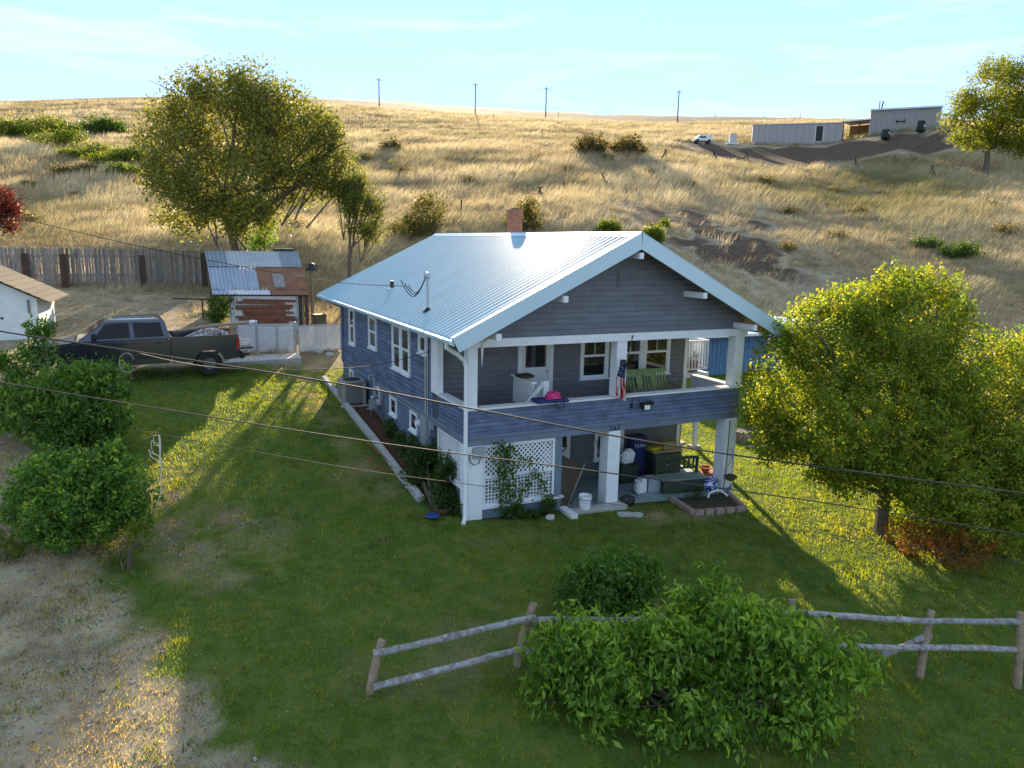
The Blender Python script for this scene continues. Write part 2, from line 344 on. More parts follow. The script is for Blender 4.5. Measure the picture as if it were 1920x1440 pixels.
M_roof = mat('white_metal_roofing', (.34,.49,.56), .5, spec=.2, metal=.0, var=.06, scale=.8, stretch=(.4,2,1))
M_trimm = mat('metal_roof_trim', (.50,.66,.74), .42, metal=.2, var=.04, scale=1)
M_glass = mat('window_glass', (.018,.02,.022), .04, var=.3, scale=1, spec=.9)
M_dark = mat('dark_metal', (.03,.03,.033), .45, metal=.6, var=.2, scale=6)
M_galv = mat('galvanised_steel', (.42,.44,.46), .45, metal=.7, var=.12, scale=8)
M_greyp = mat('grey_box_paint', (.30,.34,.37), .5, metal=.2, var=.08)
M_conc = mat('concrete', (.36,.35,.33), .9, col2=(.50,.49,.46), scale=6, bump=.4, bscale=50)
M_slab = mat('painted_slab', (.20,.26,.27), .6, var=.2, scale=1.5)
M_brick = mat('chimney_brick', (.32,.11,.065), .85, col2=(.44,.19,.12), scale=9, bump=.4, bscale=60)
M_mort = mat('mortar', (.40,.36,.32), .95, var=.15, scale=10)
M_black = mat('black_plastic', (.02,.02,.022), .5, var=.2)
M_cable = mat('cable_black', (.035,.03,.028), .6, var=.3, scale=3)
M_soff = mat('soffit_wood', (.42,.33,.20), .7, var=.15, scale=3, stretch=(1,.2,1))
DP, D, W = 2.3, 12.1, 8.0
ZF, ZB0, ZK0, ZR = 1.75, 1.93, 1.97, 2.64       # fascia bottom, fascia top, siding start, rail top
ZBB, ZBT = 4.02, 4.21
RZ, SL = 6.58, .49                             # ridge height and slope
TH = math.atan(SL); Y0R, Y1R = -.68, 13.2; EO = .60
house = thing('house', 'two storey blue grey house with white metal gable roof and front porch', 'house')
def B(name, x0, x1, y0, y1, z0, z1, m, parent=house, bevel=0.0):
    return MB().box(x0, x1, y0, y1, z0, z1).build(name, m, parent, bevel=bevel, fix=bevel > 0)
# core walls (upper storey and basement), set in from the boards
B('wall', 0.0, W, DP, D, 1.88, 4.30, M_side)
B('foundation_wall', .012, W-.012, DP+.012, D-.012, -1.2, 1.88, M_found)
MB().prism([(.0,4.21),(W,4.21),(W/2+.02,RZ-.14),(W/2-.02,RZ-.14)], 'y', .03, D).build('gable_wall', M_gab, house)
def lap(name, a0, a1, z, h, m, plane, off=0.0, t=.024, parent=house):
    if a1-a0 > 2.5:
        c = a0+(a1-a0)*random.uniform(.25,.75); lap(name, a0, c-.003, z, h, m, plane, off, t, parent); lap(name, c+.003, a1, z, h, m, plane, off, t, parent); return
    if plane == 'front':
        o = MB().prism([(off, z+.014), (off-t, z+.014), (off-t+.004, z+h), (off, z+h)], 'x', a0, a1)
    else:
        o = MB().prism([(off, z+.014), (off-t, z+.014), (off-t+.004, z+h), (off, z+h)], 'y', a0, a1)
    o.build(name, m, parent)
# gable boards
z = ZBT+.01; h = .128
while z < RZ-.42:
    half0 = (RZ-.16-z)/SL
    x0 = max(.02, W/2-half0); x1 = min(W-.02, W/2+half0)
    lap('siding_board', x0, x1, z, h-.004, M_gab, 'front', .03); z += h
# front knee wall boards and left / right knee walls
B('knee_wall', 0.0, W, .02, .14, ZK0-.04, ZR-.05, M_side); B('knee_wall', .02, .14, .14, 1.86, ZK0-.04, ZR-.05, M_side); B('knee_wall', W-.14, W-.02, .14, 1.86, ZK0-.04, ZR-.05, M_side)
for k in range(6):
    lap('siding_board', -.002, W, ZK0+k*.103, .100, M_sidel, 'front', .02)
    lap('siding_board', .02, 1.88, ZK0+k*.103, .100, M_sidel, 'side', .02)
    o = MB().prism([(W-.02, ZK0+k*.103), (W+.002, ZK0+k*.103), (W-.012, ZK0+k*.103+.1), (W-.02, ZK0+k*.103+.1)], 'y', .02, 1.88); o.build('siding_board', M_side, house)
    MB().prism([(W-.14, ZK0+.03+k*.103), (W-.155, ZK0+.03+k*.103), (W-.142, ZK0+.13+k*.103), (W-.14, ZK0+.13+k*.103)], 'y', .15, 1.86).build('siding_board', M_whited, house)
B('rail_cap', -.06, W+.06, -.07, .20, ZR-.045, ZR, M_whited); B('rail_cap', -.06, .20, .20, 1.84, ZR-.045, ZR+.002, M_whited); B('rail_cap', W-.20, W+.06, .20, 1.84, ZR-.045, ZR+.002, M_whited)
# fascia below the porch
MB().box(-.015, W+.015, -.015, .16, ZF, ZB0).build('fascia', M_fasc, house); B('fascia', -.015, .14, .16, DP, ZF+.01, ZB0, M_fasc); B('fascia', W-.14, W+.015, .16, DP, ZF+.01, ZB0, M_fasc)
MB().prism([(.0,ZB0),(-.05,ZB0),(-.05,ZB0+.02),(.0,ZB0+.05)], 'x', -.05, W+.05).build('drip_ledge', M_fasc, house)
MB().prism([(.0,ZB0-.05),(-.045,ZB0-.05),(-.045,ZB0-.03),(.0,ZB0)], 'y', .02, D).build('drip_ledge', M_fasc, house)
# porch floor and ceiling
B('porch_floor', .14, W-.14, .16, DP-.01, 1.86, 1.965, mat('porch_floor_paint', (.22,.23,.24), .6)); B('porch_ceiling', .02, W-.02, .26, DP-.01, 4.19, 4.23, M_whited)
# left side boards of the house body
z = 1.94
while z < 4.12:
    lap('siding_board', DP-.02, D+.01, z, .121, M_sidel, 'side', 0.0); z += .125
B('corner_board', -.035, .03, D-.02, D+.06, 1.92, 4.25, M_side)
# porch back wall boards
z = 1.97
while z < 4.15:
    lap('siding_board', .04, W-.05, z, .128, M_porch, 'front', DP, .018); z += .132
B('corner_board', W-.10, W+.03, DP-.035, DP+.08, 1.97, 4.2, M_white)
B('corner_board', -.045, .10, 1.84, DP+.02, ZR-.04, 4.2, M_white)
# upper posts, beam
B('porch_post', -.02, .22, -.02, .20, ZR, ZBB, M_white, bevel=.006); B('porch_post', 3.93, 4.23, -.02, .26, ZR, ZBB, M_white, bevel=.006); B('porch_post', W-.29, W+.02, -.02, .26, ZR, ZBB, M_white, bevel=.006)
B('porch_beam', -.06, 4.05, -.05, .27, ZBB, ZBT, M_white); B('porch_beam', 4.053, W+.08, -.052, .27, ZBB, ZBT, M_white); B('porch_beam', -.055, .25, .27, 2.0, ZBB+.02, ZBT, M_white); B('porch_beam', W-.25, W+.05, .27, 2.2, ZBB+.02, ZBT, M_white)
# lower posts
B('porch_post', -.03, .37, -.03, .37, -.6, ZF, M_white, bevel=.006)
B('porch_post', 3.80, 4.16, -.02, .36, -.5, ZF, M_white, bevel=.006); B('porch_post', 7.60, 7.99, -.02, .37, -.8, ZF, M_white, bevel=.006)
B('lattice_post', 2.30, 2.50, .03, .22, -.4, ZF, M_fasc)
B('foundation_wall', .37, 2.46, .05, .20, -.7, .20, M_fasc); B('foundation_wall', .05, .20, .37, DP, -.7, .62, M_fasc)
B('lattice_sill', .37, 2.56, -.03, .22, .20, .245, M_white); B('lattice_sill', -.01, .22, .40, DP-.1, .62, .66, M_white)
# lattice
M_lat = mat('white_lattice', (.78,.80,.82), .55, var=.05)
def lattice(name, org, ax, w, h, diag, y_thin=.012):
    # slats in a rectangle: org corner, ax = 'x' (front) or 'y' (side)
    mb = MB()
    def P(a, z, o): return (org[0]+a, org[1]+o, org[2]+z) if ax == 'x' else (org[0]+o, org[1]+a, org[2]+z)
    def slat(a0, z0, a1, z1, o, wd=.032):
        d = Vector((a1-a0, z1-z0)); 
        if d.length < .05: return
        n = Vector((-d.y, d.x)).normalized()*wd/2
        q = [(a0-n.x, z0-n.y), (a1-n.x, z1-n.y), (a1+n.x, z1+n.y), (a0+n.x, z0+n.y)]
        vs = [P(a, zz, o) for a, zz in q]+[P(a, zz, o+y_thin) for a, zz in q]
        mb.add(vs, [(0,1,2,3),(7,6,5,4),(0,4,5,1),(1,5,6,2),(2,6,7,3),(3,7,4,0)])
    st = .085
    if diag:
        st = .085*1.414; k = -h
        while k < w:
            a0, z0 = (k, 0) if k >= 0 else (0, -k); a1, z1 = (k+h, h) if k+h <= w else (w, w-k)
            slat(a0, z0, a1, z1, 0); slat(w-a0, z0, w-a1, z1, y_thin+.001); k += st
    else:
        k = .03
        while k < w: slat(k, 0, k, h, 0); k += st
        k = .03
        while k < h: slat(0, k, w, k, y_thin+.001); k += st
    o = mb.build(name, M_lat, house); o['kind'] = 'stuff'; return o
lattice('lattice', (.45, .07, .98), 'x', 1.80, .70, True); lattice('lattice', (.45, .07, .32), 'x', 1.80, .60, False)
lattice('lattice', (.075, .45, .74), 'y', 1.55, .95, True)
for (x0, x1, z0, z1) in ((.37,.455,.245,1.748),(2.245,2.30,.245,1.748),(.455,2.245,.245,.325),(.455,2.245,.915,.985),(.455,2.245,1.675,1.748)): B('lattice_frame', x0, x1, .03, .066, z0, z1, M_white)
for (y0, y1, z0, z1) in ((.37,.45,.66,1.758),(2.0,2.06,.66,1.758),(.45,2.0,.66,.745),(.45,2.0,1.69,1.758)): B('lattice_frame', .03, .07, y0, y1, z0, z1, M_white)
# windows
def window(plane, a0, a1, z0, z1, base, sills=True, sash=2, muntin=0, cas=.09, split=.52, parent=house, pane_m=None):
    def bx(mb, p0, p1, o0, o1, q0, q1):
        if plane == 'side': mb.box(base-o1, base-o0, p0, p1, q0, q1)
        else: mb.box(p0, p1, base-o1, base-o0, q0, q1)
    c = MB(); bx(c, a0, a0+cas, .0, .05, z0, z1); bx(c, a1-cas, a1, .0, .05, z0, z1); bx(c, a0+cas, a1-cas, 0, .052, z1-cas, z1); bx(c, a0+cas, a1-cas, 0, .048, z0, z0+.05)
    f = c.build('window', M_white, parent, fix=False)
    if sills: s = MB(); bx(s, a0-.03, a1+.03, 0.0, .085, z0-.045, z0); s.build('sill', M_whited, f, fix=False)
    zz0 = z0+.05; zz1 = z1-cas; spl = zz0+(zz1-zz0)*split
    halves = [(zz0, spl, .022), (spl, zz1, .034)] if sash == 2 else [(zz0, zz1, .03)]
    for i, (q0, q1, o) in enumerate(halves):
        s = MB(); e = .035; l = a0+cas; r = a1-cas
        bx(s, l, l+e, 0, o, q0, q1); bx(s, r-e, r, 0, o, q0, q1); bx(s, l+e, r-e, 0, o, q0, q0+e); bx(s, l+e, r-e, 0, o, q1-e, q1)
        if i == len(halves)-1:
            for k in range(muntin): t = l+e+(r-l-2*e)*(k+1)/(muntin+1); bx(s, t-.009, t+.009, 0, o-.004, q0+e, q1-e)
        s.build('sash', M_white, f, fix=False)
        p = MB(); bx(p, l+e, r-e, .008 if o < .03 else .016, o-.009, q0+e, q1-e); p.build('pane', pane_m or M_glass, f, fix=False)
    return f
XS = -.024
window('side', 10.02, 10.78, 2.74, 4.02, XS); window('side', 7.28, 8.18, 2.96, 4.02, XS); window('side', 4.80, 5.60, 2.70, 4.04, XS); window('side', 4.0, 4.796, 2.70, 4.04, XS)
window('side', 2.62, 3.25, 3.48, 4.02, XS, sash=1)
window('side', 10.50, 11.0, 1.30, 1.80, .012, sash=1, cas=.06); window('side', 7.16, 7.62, 1.28, 1.80, .012, sash=1, cas=.06); window('side', 5.38, 6.02, 1.24, 1.80, .012, sash=1, cas=.06); window('side', 3.5, 4.12, 1.2, 1.76, .012, sash=1, cas=.06)
YS = DP-.018
window('front', 4.28, 5.20, 2.66, 3.92, YS, muntin=1); window('front', 5.50, 6.38, 2.66, 3.96, YS, muntin=1); window('front', 6.386, 7.34, 2.66, 3.96, YS, muntin=1)
# front door with upper light
d = MB(); d.box(2.36, 2.48, YS-.05, YS, 1.97, 4.06); d.box(3.30, 3.42, YS-.05, YS, 1.97, 4.06); d.box(2.48, 3.30, YS-.052, YS, 3.98, 4.06)
door = MB().box(2.485, 3.295, YS-.03, YS-.001, 1.98, 3.975).build('front_door', M_whited, house, fix=False); d.build('door_frame', M_white, door, fix=False)
MB().box(2.58, 3.20, YS-.036, YS-.026, 3.07, 3.90).build('pane', M_glass, door, fix=False)
for q in range(4): MB().box(2.56, 3.22, YS-.042, YS-.031, 2.08+q*.235, 2.08+q*.235+.21).build('door_panel', M_whited, door, fix=False)
MB().blob((3.22, YS-.07, 2.95), .03, .03, .03).build('door_knob', M_galv, door, smooth=True)
# roof
slen = (W/2+EO)/math.cos(TH); SLEN = {-1: slen, 1: (W/2+.95)/math.cos(TH)}
def slope_pt(s, n, sgn): return (W/2+sgn*(s*math.cos(TH)+n*math.sin(TH)), RZ-s*math.sin(TH)+n*math.cos(TH))
def panel_mesh(sgn):
    prof = []; pw = .9144
    for k in range(4):
        c = .1143+k*.2286; prof += [(c-.040, 0), (c-.016, .027), (c+.016, .027), (c+.040, 0)]
    top = [(0.0, 0)]+prof+[(pw, 0)]; poly = top+[(pw, -.012), (0, -.012)]; n = len(poly); vs = []
    for s in (.03, SLEN[sgn]): 
        for (yy, nn) in poly: x, z = slope_pt(s, nn, sgn); vs.append((x, yy, z))
    fs = [tuple(range(n))[::-1], tuple(range(n, 2*n))]+[(k, (k+1) % n, n+(k+1) % n, n+k) for k in range(n)]
    me = bpy.data.meshes.new('roof_panel'); me.from_pydata(vs, [], fs); bm = bmesh.new(); bm.from_mesh(me); bmesh.ops.recalc_face_normals(bm, faces=bm.faces); bm.to_mesh(me); bm.free()
    me.materials.append(M_roof); return me
roof = MB()
for sgn in (-1, 1):
    P = [slope_pt(0, -.014, sgn), slope_pt(SLEN[sgn]-.02, -.014, sgn), slope_pt(SLEN[sgn]-.02, -.11, sgn), slope_pt(0, -.11, sgn)]
    roof.prism(P, 'y', Y0R+.03, Y1R-.03)
roof = roof.build('roof', M_soff, house)
for sgn in (-1, 1):
    pm = panel_mesh(sgn)
    y = Y0R
    while y+.9144 < Y1R+.2:
        link('roof_panel', pm, roof, (0, y, 0)); y += .9150
    Y1P = y
rc = MB(); A = slope_pt(.17, .03, -1); A2 = slope_pt(.17, .024, -1); Bp = slope_pt(.17, .03, 1); B2 = slope_pt(.17, .024, 1); T0 = (W/2, RZ+.062); T1 = (W/2, RZ+.050)
rc.prism([A, T0, Bp, B2, T1, A2], 'y', Y0R-.01, Y1P+.01).build('ridge_cap', M_trimm, roof)
for sgn in (-1, 1):
    slen = SLEN[sgn]; P = [slope_pt(0, .032, sgn), slope_pt(slen+.04, .032, sgn), slope_pt(slen+.04, -.30, sgn), (W/2, RZ-.34)]
    MB().prism(P, 'y', Y0R-.045, Y0R-.012).build('rake_trim', M_trimm, roof)
    P2 = [slope_pt(0, .045, sgn), slope_pt(slen+.04, .045, sgn), slope_pt(slen+.04, .033, sgn), slope_pt(0, .033, sgn)]
    MB().prism(P2, 'y', Y0R-.05, Y0R+.13).build('rake_cap', M_trimm, roof)
    MB().prism(P, 'y', Y1P-.02, Y1P+.01).build('rake_trim', M_trimm, roof)
    xe, ze = slope_pt(slen, 0, sgn); s_ = -1 if sgn < 0 else 1
    MB().box(min(xe, xe+s_*.012), max(xe, xe+s_*.012), Y0R, Y1P, ze-.16, ze-.004).build('eave_trim', M_trimm, roof, fix=False)
slen = SLEN[-1]; xe, ze = slope_pt(slen, 0, -1)
g = MB(); prof = [(xe-.014,ze-.03),(xe-.11,ze-.03),(xe-.12,ze-.045),(xe-.115,ze-.10),(xe-.07,ze-.14),(xe-.014,ze-.14)]
g.prism(prof, 'y', Y0R+.02, Y1P-.02).build('gutter', M_trimm, roof)
# lookout beams under the rake
for x, zz in ((.40, 4.40), (2.02, 5.19), (4.0, 6.16), (5.95, 5.22), (7.66, 4.38)):
    B('lookout_beam', x-.06, x+.06, Y0R-.06, .03, zz-.12+(-.02), zz-.0, M_white)
B('gable_vent', 3.86, 3.93, -.01, .02, 5.35, 5.75, mat('vent_grey', (.12,.12,.13), .6))
# chimney
ch = thing('chimney', 'weathered red brick chimney rising behind the white roof ridge', 'chimney', (4.85, 7.7, 6.0))
MB().box(-.165, .165, -.165, .165, -.5, 1.42).build('mortar_core', M_mort, ch, fix=False)
cb = MB(); nr = 17
for k in range(nr):
    z0 = -.02+k*.085; wd = .195 if k not in (nr-2, nr-1) else .212
    for side in range(4):
        for j in range(2):
            a0 = -wd+j*wd+(.09 if k % 2 else 0)*(j > 0); a1 = -wd+(j+1)*wd-.012+(.09 if k % 2 else 0)*(j < 1)
            bx_ = (a0, a1, -wd, -wd+.05) if side == 0 else (a0, a1, wd-.05, wd) if side == 1 else (-wd, -wd+.05, a0, a1) if side == 2 else (wd-.05, wd, a0, a1)
            cb.box(bx_[0]+random.uniform(0,.004), bx_[1], bx_[2]+random.uniform(0,.008), bx_[3], z0, z0+.072)
o = cb.build('brick_courses', M_brick, ch, fix=False); o['kind'] = 'stuff'
MB().box(-.1,.1,-.1,.1,1.42,1.46).build('flue', M_dark, ch, fix=False)
# service mast and vent on the roof
def roofz(x): return RZ-SL*abs(x-W/2)
n_ = Vector((-SL, 0, 1)).normalized()
mp_ = pxp(803, 582, 0); 
def onroof(u, v):
    d_ = ray(u, v); nn = np.array([-SL, 0, 1.0]); c_ = RZ-SL*W/2
    return CAM+d_*((c_-nn@CAM)/(nn@d_))
q = onroof(802, 583); mt = MB().tube([(q[0], q[1], q[2]-.05), (q[0], q[1], q[2]+.82)], .03, 10).build('service_mast', M_galv, roof, smooth=True)
MB().blob((q[0]-.02, q[1], q[2]+.88), .085, .085, .09).build('weatherhead', M_galv, mt, smooth=True)
MB().lathe([(.13,0),(.06,.08),(.035,.12)], (q[0], q[1], q[2]-.03)).build('mast_boot', M_dark, mt, smooth=True); MAST = q+np.array([0,0,.85])
for k in range(3):
    dl = MB(); p0 = Vector((q[0]-.05, q[1]-.02*k, q[2]+.86)); p1 = Vector((q[0]-.42-.08*k, q[1]+.25+.05*k, q[2]+.62+.06*k))
    pts = [p0.lerp(p1, t)+Vector((0,0,-.28*math.sin(math.pi*t)*(1+.3*k))) for t in np.linspace(0,1,10)]
    dl.tube(pts, .012, 6).build('drip_loop', M_cable, mt)
q = onroof(735, 541); vp = MB().tube([(q[0], q[1], q[2]-.05), (q[0], q[1], q[2]+.24)], .06, 12).build('vent_pipe', M_dark, roof, smooth=True)
MB().lathe([(.16,0),(.07,.06)], (q[0], q[1], q[2]-.03)).build('flashing', M_trimm, vp, smooth=True)
# downspouts
def tubeobj(name, pts, r, m, parent=house, n=8): return MB().tube(pts, r, n).build(name, m, parent, smooth=True)
tubeobj('downspout', [(xe-.05,-.35,ze-.12),(xe-.05,-.33,ze-.22),(-.35,-.2,3.92),(-.12,-.07,3.74),(-.075,-.06,3.6),(-.075,-.06,2.0),(-.075,-.08,1.0),(-.075,-.07,.15),(-.11,-.12,.05),(-.2,-.25,.01)], .05, M_white)
tubeobj('downspout', [(xe-.06,11.75,ze-.12),(-.10,11.75,3.95),(-.06,11.75,3.8),(-.06,11.75,1.4)], .045, M_side)
tubeobj('downspout', [(.40,-.30,4.3),(.34,-.08,4.15),(.30,-.07,4.0),(.30,-.07,3.55)], .03, M_white)
# electric panel and conduits on the left wall
tubeobj('conduit', [(-.05,2.72,4.15),(-.05,2.72,1.95)], .03, M_galv); tubeobj('conduit', [(-.05,2.56,4.15),(-.05,2.56,1.85)], .022, M_galv)
ep = MB().box(-.16, .0, 2.42, 2.86, 1.12, 1.92).build('electric_panel', M_greyp, house, bevel=.01)
mm = MB(); mm.tube([(-.05,3.02,1.62),(-.14,3.02,1.62)], .10, 16); mm.tube([(-.14,3.02,1.62),(-.22,3.02,1.62)], .085, 16); mm.build('electric_meter', M_white, house, smooth=True)
B('junction_box', -.10, .0, 2.2, 2.36, 1.62, 1.86, M_greyp, bevel=.008)
jb = MB().box(.10, .38, -.12, -.03, 1.48, 1.74).build('junction_box', M_greyp, house, bevel=.01)
tubeobj('cable_loop', [(.02,-.05,1.6),(.03,-.09,1.42),(.12,-.1,1.33),(.24,-.1,1.36),(.28,-.1,1.5)], .012, M_cable)
tubeobj('conduit', [(-.05,7.55,1.15),(-.05,7.55,2.05),(-.12,7.55,2.12),(-.2,7.58,2.10),(-.22,7.6,2.0)], .045, M_greyp)
tubeobj('refrigerant_line', [(-.06,7.2,1.88),(-.06,6.3,1.84),(-.06,3.1,1.84)], .018, M_galv); tubeobj('conduit', [(-.05,6.6,1.84),(-.05,6.6,.8)], .018, mat('rust_pipe', (.2,.08,.04), .8))
# gas meter
gm_ = MB(); gm_.box(-.34,-.14,7.0,7.25,1.15,1.42); gm_.tube([(-.24,6.95,1.30),(-.3,6.85,1.26),(-.42,6.85,1.2),(-.5,6.86,1.22)], .025, 8); gm_.tube([(-.24,7.1,1.42),(-.24,7.1,1.55),(-.05,7.1,1.58)], .025, 8); gm_.tube([(-.24,7.3,1.28),(-.24,7.34,1.28),(-.24,7.34,.8)], .025, 8); gm_.blob((-.24,7.12,1.5), .08,.08,.07)
gm_.build('gas_meter', M_galv, house, smooth=True)
# lights
fl = MB(); fl.box(4.70,4.95,-.12,-.02,2.32,2.44); fl.box(4.66,4.86,-.24,-.12,2.28,2.42); fl.blob((4.98,-.12,2.42), .07,.08,.06)
fl.build('floodlight', M_black, house, bevel=.01); B('floodlight_lens', 4.68, 4.84, -.262, -.242, 2.29, 2.40, M_white)
B('porch_outlet', 4.42, 4.47, -.05, 0, 2.3, 2.42, M_black)
tubeobj('cable_loop', [(4.45,-.02,2.36),(4.46,-.03,2.64)], .006, M_cable); tubeobj('cable_loop', [(4.68,-.02,2.44),(4.66,-.03,2.64)], .006, M_cable)
# house numbers
def text(name, s, loc, size, m, parent, rot=(math.pi/2,0,0), depth=.006):
    cu = bpy.data.curves.new(name, 'FONT'); cu.body = s; cu.size = size; cu.extrude = depth; cu.space_character = 1.35
    t = bpy.data.objects.new(name, cu); C.objects.link(t); t.rotation_euler = rot; t.location = loc
    bpy.context.view_layer.update(); dg = bpy.context.evaluated_depsgraph_get(); me = bpy.data.meshes.new_from_object(t.evaluated_get(dg)); C.objects.unlink(t); bpy.data.objects.remove(t)
    me.materials.clear(); me.materials.append(m); return link(name, me, parent, loc, rot)
text('house_number', '265', (3.82, -.025, 1.775), .17, M_black, house)
# lower porch: back door, window and slab
B('lower_wall', .05, 7.8, DP-.02, DP+.005, -.7, 1.87, mat('lower_wall_paint', (.14,.15,.15), .8, var=.15))
window('front', 4.85, 5.85, .25, 1.70, DP-.022, muntin=2)
dd = MB().box(3.2, 4.05, DP-.06, DP-.021, -.22, 1.68).build('lower_door', M_whited, house, fix=False); MB().box(3.32,3.93,DP-.066,DP-.058,.75,1.58).build('pane', M_glass, dd, fix=False)
B('lower_corner_board', 7.78, 7.9, DP-.05, DP+.02, -.7, 1.87, M_whited)
slab = B('patio_slab', .2, 8.0, .0, DP-.02, -.62, -.235, M_slab); 
st = MB(); st.box(2.50, 4.25, -.36, .0, -.62, -.12); st.box(2.60, 3.6, -.52, -.36, -.7, -.24)
st.build('porch_step', M_conc, house, bevel=.01)
B('step_kerb', 2.46, 2.66, -.56, .05, -.7, -.05, M_whited)
# side deck at the right
dk = MB(); dk.box(8.04, 10.4, 4.0, 6.6, 2.06, 2.2); dk.build('side_deck', M_whited, house)
for x, y in ((10.05,4.08),(10.05,6.5)): B('deck_post', x-.07, x+.07, y-.07, y+.07, -.8, 2.06, M_white); B('deck_post_base', x-.17, x+.17, y-.17, y+.17, -.8, T(x,y)+.08, M_conc)
bal = MB().box(-.02,.02,-.02,.02,0,.90); bal_me = bpy.data.meshes.new('baluster'); bal_me.from_pydata(bal.v, [], bal.f); bal_me.materials.append(M_white)
for a, b_ in (((8.08,4.06),(10.34,4.06)), ((10.34,4.06),(10.34,6.55))):
    MB().bar((a[0],a[1],3.27),(b_[0],b_[1],3.27), .09, .05).build('deck_rail', M_white, house); MB().bar((a[0],a[1],2.33),(b_[0],b_[1],2.33), .05, .05).build('deck_rail', M_white, house)
    n = int(math.dist(a, b_)/.125)
    for k in range(n+1):
        x = a[0]+(b_[0]-a[0])*k/n; y = a[1]+(b_[1]-a[1])*k/n
        link('baluster', bal_me, house, (x, y, 2.35)) if k or a[0] > 9 else None

# ================================================================ YARD
def V3(p): return Vector((float(p[0]), float(p[1]), float(p[2])))
def depth_of(p): return float((np.array(p)-CAM) @ _f)
M_wood = mat('weathered_wood', (.15,.12,.10), .9, rnd=.32, col2=(.34,.31,.28), scale=5, bump=.5, bscale=25, stretch=(6,6,.6))
M_woodd = mat('dark_post_wood', (.07,.045,.03), .9, var=.3, scale=4, bump=.4)
M_rail = mat('grey_rail_wood', (.17,.15,.14), .85, col2=(.44,.43,.42), scale=11, bump=.9, bscale=45, rnd=.15)
M_post = mat('brown_post_wood', (.24,.16,.10), .88, col2=(.36,.28,.20), scale=9, bump=.5, bscale=30)
M_rust = mat('rusted_sheet', (.20,.085,.042), .75, metal=.15, col2=(.30,.155,.09), scale=1.6)
M_gsheet = mat('galvanised_sheet', (.36,.42,.50), .42, metal=.55, var=.16, scale=1.3)
M_gsheet2 = mat('light_sheet', (.56,.60,.63), .4, metal=.4, var=.1, scale=1.3)
M_rustb = mat('rusty_board', (.13,.05,.028), .85, col2=(.24,.11,.065), scale=5)
# concrete kerb beside the mulch bed
kp = [pg(607,712), pg(651,766), pg(700,827), pg(745,886), pg(790,942)]
kerb = thing('garden_kerb', 'weathered concrete kerb edging the mulch bed along the house', 'kerb', tuple(kp[0]))
for i in range(4):
    a = V3(kp[i]); b_ = V3(kp[i+1]); d_ = (b_-a).normalized(); a = a+d_*.015; b_ = b_-d_*.015
    MB().bar(a-V3(kp[0])+Vector((0,0,.03)), b_-V3(kp[0])+Vector((0,0,.03)), .17, .26).build('kerb_stone', M_conc, kerb, bevel=.015)
# mulch bed
bedp = [(kp[1][0]+.1, kp[1][1]), (0, kp[1][1]+.4), (0, .4), (kp[4][0]+.1, kp[4][1])]
nb = 24; vs = []; fs = []
for i in range(nb+1):
    t = i/nb; y = kp[1][1]+(.3-kp[1][1])*t; x0 = np.interp(y, [k[1] for k in kp[::-1]], [k[0] for k in kp[::-1]])+.06
    for j in range(7):
        s_ = j/6; x = x0+(0.02-x0)*s_; vs.append((x, y, T(min(x,-.4), y)+.03+.05*math.sin(math.pi*s_)+random.uniform(-.02,.02)))
for i in range(nb):
    for j in range(6): a = i*7+j; fs.append((a, a+1, a+8, a+7))
M_mulch = mat('red_brown_mulch', (.055,.022,.012), .95, col2=(.14,.06,.032), scale=22, bump=.9, bscale=70)
o = raw('mulch_bed', vs, fs, M_mulch); tag(o, kind='structure')
# air conditioner
p = pg(657, 762); ac = thing('air_conditioner', 'round cornered grey air conditioner standing by the side wall', 'air conditioner', (p[0]+.12, p[1]+.3, p[2]))
def rrect(hx, hy, r, n=4):
    out = []
    for cx, cy, a0 in ((hx-r,hy-r,0),(-hx+r,hy-r,90),(-hx+r,-hy+r,180),(hx-r,-hy+r,270)):
        for k in range(n+1): a = R(a0+90*k/n); out.append((cx+r*math.cos(a), cy+r*math.sin(a)))
    return out
M_ac = mat('ac_grey', (.34,.33,.31), .5, metal=.2, var=.08)
MB().prism(rrect(.36,.36,.1), 'z', .1, .78).build('coil', mat('ac_coil', (.10,.10,.10), .6, metal=.3), ac, smooth=True)
gr = MB()
for k in range(20): gr.prism(rrect(.385,.385,.11), 'z', .11+k*.033, .123+k*.033)
gr.build('louvre', M_ac, ac, smooth=True); MB().prism(rrect(.40,.40,.12), 'z', .78, .84).build('top_cover', M_ac, ac, smooth=True)
for x, y in ((.33,.33),(-.33,.33),(-.33,-.33),(.33,-.33)): MB().box(x-.05,x+.05,y-.05,y+.05,.04,.80).build('corner_post', M_ac, ac)
MB().lathe([(.30,.843),(.30,.85),(.02,.862)], (0,0,0), 24).build('fan_grille', M_dark, ac, smooth=True)
MB().box(-.45,.45,-.45,.45,-.25,.04).build('pad', M_conc, ac)

